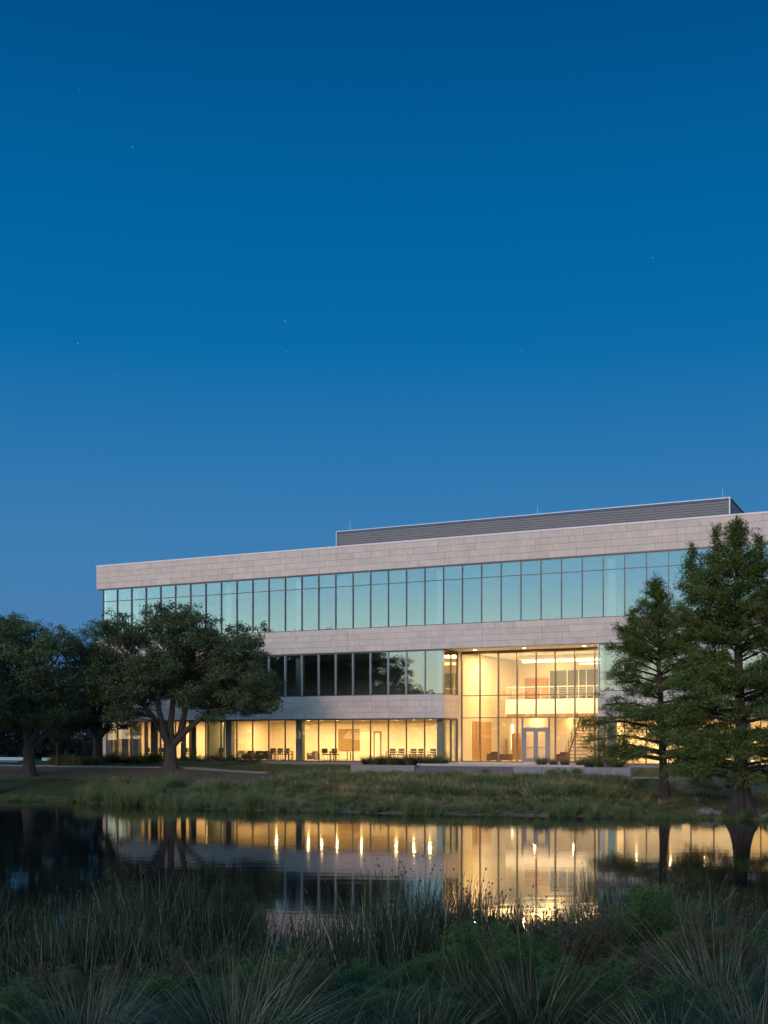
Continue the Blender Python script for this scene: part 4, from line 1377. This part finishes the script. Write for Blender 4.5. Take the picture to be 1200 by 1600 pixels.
# ---- far bank vegetation: one mass nobody could count
marsh_v, marsh_t = [], []
variants = [tuft(110, .28, .45, .95, .75, .035, 100 + i, segs=2) for i in range(5)]
reedv = [tuft(120, .34, .45, 1.45, .42, .02, 120 + i, segs=2, droop=(.0, .5)) for i in range(5)]
r_ = np.random.default_rng(5)
cnt = 0
for i in range(3600):
    X = r_.uniform(-18, 20)
    sh = float(np.interp(X, shore_x, shore_y))
    dd_ = r_.random() ** 1.1 * 19 - .3
    Y = sh + dd_
    px = 600 + X / Y * 1830
    yy_ = (X - CX) * SN + (Y - CY) * CS
    if px < 128 or yy_ > -7.6: continue
    if px < 440 and dd_ > 5.0 + (px - 128) / 312 * 6 + 1.5 * math.sin(X * 1.9): continue
    if px > 975 and dd_ > 2.0 and r_.random() < .80: continue
    if px > 1035 and r_.random() < .75: continue
    z = float(terrain(X, Y))
    if dd_ < 1.5 or (px < 420 and r_.random() < .6):
        v, t = reedv[i % 5]; s = r_.uniform(.28, .64) * (.8 + .35 * math.sin(X * 1.3) * math.sin(X * .47 + 1)) * (1 if px < 1000 else .8) * (1.55 if px < 300 else (1.3 if px < 420 else 1))
        t = np.clip(t * .5 + (.15 if px < 300 else 0) * r_.random(), 0, 1)
    else:
        v, t = variants[i % 5]; s = r_.uniform(.55, 1.1) * (.62 if dd_ < 6 else (.68 if yy_ > -12 else 1.0))
        tb = r_.uniform(-.25, .35)
        t = np.clip(t * .8 + tb + .25 * (math.sin(X * .8) * math.sin(Y * .6 + X * .3)), 0, 1)
    v = place_tuft(v, X, Y, z, s * 1.1, r_.uniform(0, 6.28), s * (.8 if dd_ > 1.5 else .95))
    marsh_v.append(v); marsh_t.append(t); cnt += 1
print('marsh tufts', cnt)
tag(link('marsh_grass', np_mesh('marsh_grass', np.concatenate(marsh_v), 4, M['marsh'], np.concatenate(marsh_t))), 'thick marsh grass and sedges along the far bank of the pond', 'marsh grass', kind='stuff')

# lawn-edge blades at the left shore and under the cypresses
ev, et = [], []
short = [tuft(60, .35, .10, .28, .8, .02, 140 + i, segs=2) for i in range(3)]
for i in range(900):
    X = r_.uniform(-30, -13) if i % 2 else r_.uniform(12, 24)
    sh = float(np.interp(X, shore_x, shore_y)); Y = sh + r_.uniform(-.1, 1.6 if i % 2 else 9)
    v, t = short[i % 3]
    ev.append(place_tuft(v, X, Y, float(terrain(X, Y)), r_.uniform(.6, 1.2), r_.uniform(0, 6.28))); et.append(t * .6)
tag(link('edge_grass', np_mesh('edge_grass', np.concatenate(ev), 4, M['marsh'], np.concatenate(et))), 'short grass fringe along the shore and under the cypresses', 'grass', kind='stuff')

# ---- round shrubs one can tell apart on the bank
sh_m = []
for i in range(3):
    cl_ = np.array([(rnd.uniform(-.3, .3), rnd.uniform(-.3, .3), .32 + rnd.uniform(-.08, .15), rnd.uniform(.25, .4)) for _ in range(9)])
    v, t = clump_leaves(cl_, 160, 14, .055, 200 + i, twig_r=.09)
    sh_m.append(np_mesh('foliage', v, 4, M['marsh'], t * .45))
spots = [(520, 1222, .9), (577, 1208, .9), (583, 1214, .7), (621, 1206, .75), (660, 1212, .8), (694, 1210, .8), (715, 1207, .85), (712, 1206, .5), (756, 1205, .85), (790, 1212, .8), (808, 1216, .85),
         (862, 1205, .9), (878, 1208, 1.0), (905, 1205, 1.0), (930, 1217, .9), (960, 1214, .7), (992, 1217, .6), (1010, 1218, .6), (340, 1228, .9), (455, 1216, .9), (486, 1212, 1.0), (845, 1238, 1.1), (900, 1236, 1.1), (766, 1243, 1.0)]


_cn = {}
for i, (px, y, s) in enumerate(sorted(spots)):
    X, Y, z = ground_hit(px, y + 10)
    near = 'the left planter wall' if px < 690 and px > 540 else ('the entrance steps' if 690 <= px < 830 else ('the right planter wall' if px >= 830 else 'the marsh grass left of the planter'))
    o = link('shrub', sh_m[i % 3], None, (X, Y, z), (0, 0, i * 1.3)); o.scale = (s, s, s * .9)
    _cn[near] = _cn.get(near, -1) + 1
    tag(o, f'{ORD[_cn[near]]} small rounded shrub from the left below {near}', 'shrub', f'rounded shrubs below {near}')

# ---- ornamental grasses by the building
og = []
for i in range(4):
    v, t = tuft(420, .20, .55, .95, .55, .018, 220 + i, droop=(.1, .5), segs=3)
    og.append(np_mesh('foliage', v, 4, M['orn_grass'], t))


def orn(px, y, s, label, group, zoff=0.0, szz=1.0):
    t = px_t(px, y); X, Y = b2w(t, y)
    z = max(tz(X, Y), 0) if zoff == 0 else BZ + zoff
    o = link('ornamental_grass', og[int(px) % 4], None, (X, Y, z), (0, 0, px * .7)); o.scale = (s, s, s * szz)
    tag(o, label, 'grass clump', group)


for i, px in enumerate(range(573, 696, 10)):
    orn(px + rnd.uniform(-2, 2), -2.6 + rnd.uniform(-.5, .5), rnd.uniform(.9, 1.15), f'{ORD[i]} grass clump from the left in the planter left of the steps', 'grass clumps in the left planter', -.2, 1.05)
for i, px in enumerate((846, 866, 884, 906, 922, 938, 955, 968)):
    orn(px, -2.6, rnd.uniform(.85, 1.05), f'{ORD[i]} round grass clump from the left in the planter right of the door', 'grass clumps in the right planter', -.2, 1.0)
for i, px in enumerate(np.arange(82, 250, 9.5)):
    y = -6.5 + rnd.uniform(-.8, .8) if px < 150 else -2.2 + rnd.uniform(-.7, .7)
    orn(float(px), y, rnd.uniform(.9, 1.25), f'{ORD[i]} soft grass clump from the left in the row before the left wing', 'grass clumps at the left end of the building')
# low leafy shrubs below the ground-floor glass
lowsh = []
for i in range(2):
    cl_ = np.array([(rnd.uniform(-.4, .4), rnd.uniform(-.25, .25), .2 + rnd.uniform(-.05, .15), rnd.uniform(.18, .3)) for _ in range(8)])
    v, t = clump_leaves(cl_, 230, 10, .06, 240 + i, twig_r=.07)
    lowsh.append(np_mesh('foliage', v, 4, M['orn_grass'], t * .5))
for i, px in enumerate((245, 256, 284, 297, 309, 322, 335, 347, 359, 374, 388, 402)):
    y = -1.5 + rnd.uniform(-.3, .3); t = px_t(px, y); X, Y = b2w(t, y)
    o = link('shrub', lowsh[i % 2], None, (X, Y, tz(X, Y)), (0, 0, i)); o.scale = (1.1, 1.1, 1.25)
    tag(o, f'{ORD[i]} low leafy shrub from the left under the left wing windows', 'shrub', 'low shrubs along the left wing windows')

# ---- rocks at the right shore
for i, (px, y, s, lb) in enumerate(((1102, 1272, .42, 'large pale flat rock on the shore left of the flared cypress'), (1094, 1274, .22, 'small rock touching the large pale rock'),
                                    (1122, 1273, .26, 'pair of shore rocks beside the flared trunk, bigger one'), (1133, 1274, .18, 'little rock against the flared trunk'),
                                    (1186, 1277, .22, 'rock right of the flared trunk'), (1196, 1278, .26, 'rock at the right edge of the shore'),
                                    (1014, 1269, .16, 'small rock at the waterline below the slender cypress'), (1040, 1270, .14, 'tiny rock at the waterline right of the slender cypress'))):
    X, Y, z = ground_hit(px, y)
    r2 = random.Random(i + 300)
    vs, fs = [], []
    nl, nr = 6, 10
    for a in range(nl + 1):
        for b_ in range(nr):
            ph, te = PI * a / nl, 2 * PI * b_ / nr
            k = s * (1 + r2.uniform(-.16, .16))
            vs.append((math.sin(ph) * math.cos(te) * k, math.sin(ph) * math.sin(te) * k * .8, math.cos(ph) * k * .5))
    for a in range(nl):
        for b_ in range(nr):
            q = (b_ + 1) % nr; fs.append((a * nr + b_, (a + 1) * nr + b_, (a + 1) * nr + q, a * nr + q))
    mb = MB(); mb.add(vs, fs)
    o = mb.build('rock', M['rock'], None, (X, Y, max(z, 0) + s * .15), (0, 0, i))
    tag(o, lb, 'rock', 'rocks along the right shore')

# ---- low white wall far left, beyond the path
X, Y = px_world(20, 100), 100
lw = MB().box(-8, 1.6, 0, .3, 0, .35).box(2.6, 4.4, 0, .3, 0, .3).build('low_wall', M['white_paint'], None, (X, Y, 1.45), (0, 0, -TH * .3))
tag(lw, 'low white wall in two lengths behind the left oak trunk', 'wall')


# ================================================================== foreground
def near_hit(px, y):
    d = 3.0
    while d < 16:
        X = px_world(px, d); z = tz(X, d)
        if 1154 + (EYE - z) / d * 1830 <= y: break
        d += .05
    return X, d, z


# reed bed in the shallows: single stems, a mass nobody could count
def reed_bed():
    r_ = np.random.default_rng(9)
    N = 36000
    X = r_.uniform(-8.6, 8.6, N); Y = r_.uniform(13.6, 19.0, N)
    px = 600 + X / Y * 1830
    dens = np.interp(px, [-50, 380, 430, 560, 600, 690, 700, 920, 960, 1250], [1.0, 1.0, .60, .60, .7, .8, .95, .95, 1.0, 1.0])
    clump = .5 + .5 * np.sin(X * 3.1 + np.sin(Y * 2.0) * 1.5) * np.sin(Y * 2.7 + X)
    far_ok = np.where((px > 400) & (px < 690), Y < 18.3, True) & np.where(px > 690, Y < 17.6, True) & np.where(px < 400, Y < 18.4, True)
    keep = (r_.random(N) < dens * (.35 + .65 * clump)) & far_ok
    X, Y, px = X[keep], Y[keep], px[keep]
    n = len(X)
    Z = np.maximum(terrain(X, Y), -.35)
    H = r_.uniform(.75, 1.38, n) * np.interp(px, [0, 400, 470, 680, 720, 930, 960, 1200], [1.24, 1.22, 1.22, 1.26, 1.40, 1.40, 1.25, 1.25]) * (1 - .28 * np.clip(17 - Y, 0, 3) / 3) * (.85 + .2 * np.sin(X * 1.7 + 1))
    a = r_.uniform(0, 2 * PI, n); ln = np.abs(r_.normal(0, .16, n)) + .02
    wild = r_.random(n) < .08
    ln = np.where(wild, r_.uniform(.35, .95, n), ln)
    dr = np.stack([np.cos(a) * np.sin(ln), np.sin(a) * np.sin(ln), np.cos(ln)], 1)
    base = np.stack([X, Y, Z], 1)
    v = blades(base, dr, H - np.minimum(Z, 0), np.full(n, .0125) * r_.uniform(.7, 1.3, n), r_.uniform(0, .25, n), 3, 5, taper=.28)
    t = np.clip(r_.random(n) ** 2.6 + wild * .4, 0, 1)
    tag(link('reeds', np_mesh('reeds', v, 4, M['reed'], np.repeat(t, 3))), 'dense dark rushes standing in the shallows of the near shore', 'reeds', kind='stuff')
    # seed heads
    tip = v.reshape(n, 3, 4, 3)[:, 2, 2:].mean(axis=1)
    sel = r_.random(n) < np.where(px > 560, .26, .12)
    tip = tip[sel]
    k = len(tip)
    oc = np.array([(1, 0, 0), (-1, 0, 0), (0, 1, 0), (0, -1, 0), (0, 0, 1), (0, 0, -1)], float)
    tri = [(0, 2, 4), (2, 1, 4), (1, 3, 4), (3, 0, 4), (2, 0, 5), (1, 2, 5), (3, 1, 5), (0, 3, 5)]
    sc = r_.uniform(.007, .017, (k, 1, 1)) * np.array([1, 1, 1.5])
    off = r_.normal(0, .012, (k, 3)); off[:, 2] = -np.abs(r_.normal(0, .05, k))
    vv = (oc[None] * sc + (tip + off)[:, None, :])
    tv = vv[:, np.array(tri).ravel()].reshape(-1, 3)
    tag(link('seed_heads', np_mesh('seed_heads', tv, 3, M['seed'])), 'brown seed heads at the tips of the near rushes', 'seed heads', kind='stuff')
    print('reeds', n, k)


reed_bed()

# big tussocks
tus, stk = [], []
for i in range(3):
    v, t = tuft(1500, .22, .50, 1.15, 1.25, .0085, 400 + i, droop=(.25, .95), segs=5)
    tus.append(np_mesh('blades', v, 4, M['tussock'], t))
    v, t = tuft(80, .14, .95, 1.5, .95, .0046, 420 + i, droop=(.0, .35), segs=5)
    stk.append(np_mesh('stalks', v, 4, M['stalk'], t))


def tussock(px, d, s, label, i, stalks=True, hz=1.0):
    X = px_world(px, d); z = tz(X, d)
    o = empty('grass_tussock', (X, d, z), i * 1.9)
    s *= .84
    o.scale = (s, s, s * hz)
    tag(o, label, 'grass tussock', 'grass tussocks on the near bank')
    link('blades', tus[i % 3], o)
    if stalks: link('stalks', stk[(i + 1) % 3], o)
    return o


tl = [(600, 7.8, .75, 'tussock in the middle of the bottom, behind the low one'), (420, 8.6, .7, 'tussock behind the tall straw stalked one'), (1010, 8.4, .7, 'tussock between the large round one and the bluish grey one'),
      (365, 7.2, 1.10, 'tall straw stalked tussock at the bottom left of centre'), (835, 7.6, 1.05, 'large round tussock bottom right of centre with upright stalks'),
      (1125, 8.6, 1.05, 'bluish grey tussock near the right edge'), (130, 7.6, .95, 'spiky tussock in the bottom left corner area'),
      (655, 6.9, .85, 'low tussock at the bottom centre'), (1050, 6.8, .80, 'low tussock at the bottom right'), (1185, 7.0, .8, 'tussock cut by the bottom right corner'),
      (480, 6.5, .7, 'small tussock right of the tall straw stalked one'), (10, 6.7, .8, 'tussock cut by the bottom left corner'), (250, 6.6, .62, 'small dark tussock between the two left tussocks'),
      (930, 6.5, .62, 'small tussock right of the large round one'), (740, 9.2, .75, 'tussock just behind and left of the large round one')]
for i, (px, d_, s, lb) in enumerate(tl):
    tussock(px, d_, s, lb, i, stalks=i not in (0, 2, 7, 8, 10, 12, 13))


# feathery green shrubs
def feather_mesh(seed, H, spread, nst, mat='fern'):
    r_ = np.random.default_rng(seed)
    C, T, G = [], [], []
    mb = MB()
    for s in range(nst):
        a = r_.uniform(0, 6.28); ln = r_.uniform(.0, spread); h = H * r_.uniform(.6, 1.05)
        bx, by = r_.normal(0, .09, 2)
        k = 12
        pts = []
        for i in range(k + 1):
            f = i / k; q = math.sin(ln) * h * f * (1 + .35 * f)
            pts.append((bx + math.cos(a) * q, by + math.sin(a) * q, h * math.cos(ln) * f - .10 * h * math.sin(ln) * f * f))
        mb.tube(pts[::3], [.006, .005, .004, .003, .002], 4, cap=False)
        for i in range(3, k + 1):
            f = i / k
            for j in range(8):
                b_ = r_.uniform(0, 6.28); L = H * .17 * (1.1 - .7 * f) + .03
                d_ = np.array([math.cos(b_), math.sin(b_), 1.1]); d_ /= np.linalg.norm(d_)
                m = 16
                u = r_.random(m)[:, None]
                C.append(np.array(pts[i]) + d_ * u * L + r_.normal(0, .014, (m, 3)))
                G.append(d_ + r_.normal(0, .5, (m, 3)))
                T.append(np.clip(np.full(m, .25 + .45 * f) + r_.uniform(-.25, .25, m), 0, 1))  # darker toward the base: shade inside the clump put into the tint
    c = np.concatenate(C); g = np.concatenate(G); t = np.concatenate(T)
    nn = r_.normal(size=c.shape); nn /= np.linalg.norm(nn, axis=1, keepdims=True)
    g = g - nn * np.sum(g * nn, axis=1, keepdims=True)
    sz = r_.uniform(.03, .055, len(c))
    return np_mesh('foliage', quad_leaves(c, nn, sz, sz * .11, g), 4, M[mat], t), mb.mesh('stems', M['stem'])


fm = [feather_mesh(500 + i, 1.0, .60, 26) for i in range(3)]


def feather(px, d, ytop, w, label, i):
    X = px_world(px, d); z = tz(X, d)
    h = (EYE + (1154 - ytop) / 1830 * d - z) / 1.13
    o = empty('feathery_shrub', (X, d, z), i * 2.1)
    o.scale = (w, w, h)
    tag(o, label, 'shrub', 'feathery green shrubs on the near bank')
    link('foliage', fm[i % 3][0], o); link('stems', fm[i % 3][1], o)


fl = [(1000, 12.0, 1372, 1.35, 'tall feathery shrub rising into the pond reflection on the right'), (545, 10.2, 1503, 1.2, 'bright green feathery shrub at the centre of the near bank'),
      (440, 9.8, 1485, 1.2, 'feathery shrub left of the bright green one'), (250, 9.6, 1515, 1.2, 'feathery shrub behind the small dark tussock'), (140, 9.9, 1510, 1.0, 'feathery shrub behind the spiky left tussock'),
      (30, 9.0, 1530, 1.2, 'feathery shrub near the left edge'), (670, 10.6, 1485, 1.25, 'feathery shrub behind the low bottom centre tussock'), (775, 11.2, 1440, 1.1, 'feathery shrub below the golden reflection'),
      (905, 10.4, 1440, 1.2, 'feathery shrub in the dark gap right of the large round tussock'), (1080, 10.8, 1440, 1.2, 'feathery shrub behind the bluish grey tussock'),
      (1190, 10.4, 1450, 1.2, 'feathery shrub at the right edge'), (345, 9.0, 1530, 1.1, 'feathery shrub behind the straw stalked tussock'), (590, 8.2, 1540, 1.2, 'low feathery shrub between the bottom tussocks'),
      (960, 8.2, 1500, 1.2, 'low feathery shrub in front of the dark gap'), (700, 8.4, 1550, 1.1, 'low feathery shrub left of the large round tussock')]
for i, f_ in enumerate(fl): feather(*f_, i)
dm_ = [feather_mesh(560 + i, 1.0, .75, 12, 'dry') for i in range(2)]
for i, (px, d_, yt, w, lb) in enumerate(((925, 9.8, 1398, 1.1, 'dry brown weed beside the tall feathery shrub'), (1110, 10.2, 1392, 1.1, 'dry brown weed behind the bluish grey tussock'),
                                         (290, 10.0, 1470, 1.0, 'dry brown weed among the left rushes'), (480, 9.4, 1475, .9, 'dry brown weed left of the bright green shrub'),
                                         (1010, 8.8, 1470, .9, 'dry brown weed low in the dark gap on the right'), (80, 9.2, 1490, .9, 'dry brown weed near the left edge'))):
    X = px_world(px, d_); z = tz(X, d_)
    o = empty('dry_weed', (X, d_, z), i * 1.7); h = (EYE + (1154 - yt) / 1830 * d_ - z) / 1.1
    o.scale = (w, w, h)
    tag(o, lb, 'weed', 'dry weeds on the near bank')
    link('foliage', dm_[i % 2][0], o); link('stems', dm_[i % 2][1], o)

# ground cover between them
gv, gt = [], []
gvar = [tuft(70, .25, .18, .48, .9, .008, 600 + i, segs=3) for i in range(4)]
for i in range(800):
    Y = r_.uniform(4.8, 15.2); X = r_.uniform(-.36, .36) * Y * 1.12
    v, t = gvar[i % 4]
    gv.append(place_tuft(v, X, Y, float(terrain(X, Y)), r_.uniform(.7, 1.3), r_.uniform(0, 6.28))); gt.append(t * .3)
tag(link('ground_grass', np_mesh('ground_grass', np.concatenate(gv), 4, M['tussock'], np.concatenate(gt))), 'low dark grass covering the near bank between the tussocks', 'grass', kind='stuff')

# ================================================================== stars
for i, (px, y, s) in enumerate(((207, 230, 1.0), (445, 502, 1.0), (447, 550, .8), (122, 536, .9), (1020, 403, .8), (935, 506, .6), (815, 548, .5), (920, 395, .5), (516, 484, .5), (180, 585, .5), (1120, 632, .5), (124, 140, .5))):
    D = 3800.0
    mb = MB(); rr = .95 * s
    oc = [(rr, 0, 0), (-rr, 0, 0), (0, rr, 0), (0, -rr, 0), (0, 0, rr), (0, 0, -rr)]
    mb.add(oc, [(0, 2, 4), (2, 1, 4), (1, 3, 4), (3, 0, 4), (2, 0, 5), (1, 2, 5), (3, 1, 5), (0, 3, 5)])
    o = mb.build('star', M['star'], None, (px_world(px, D), D, EYE + (1154 - y) / 1830 * D))
    tag(o, ['brighter star alone in the upper left sky', 'upper star of the close pair left of centre', 'lower star of the close pair left of centre', 'star low over the left oaks', 'star high over the right cypress'][i] if i < 5 else f'very faint star, {["left of the upper sky middle", "over the door side", "high over the lobby right side", "just above the pair, to its right", "low left above the oak gap", "low right above the roof screen", "near the top left corner"][i - 5]}',
        'star', 'faint stars in the dusk sky')
print('panels', panel_count, 'objects', len(SC.objects))
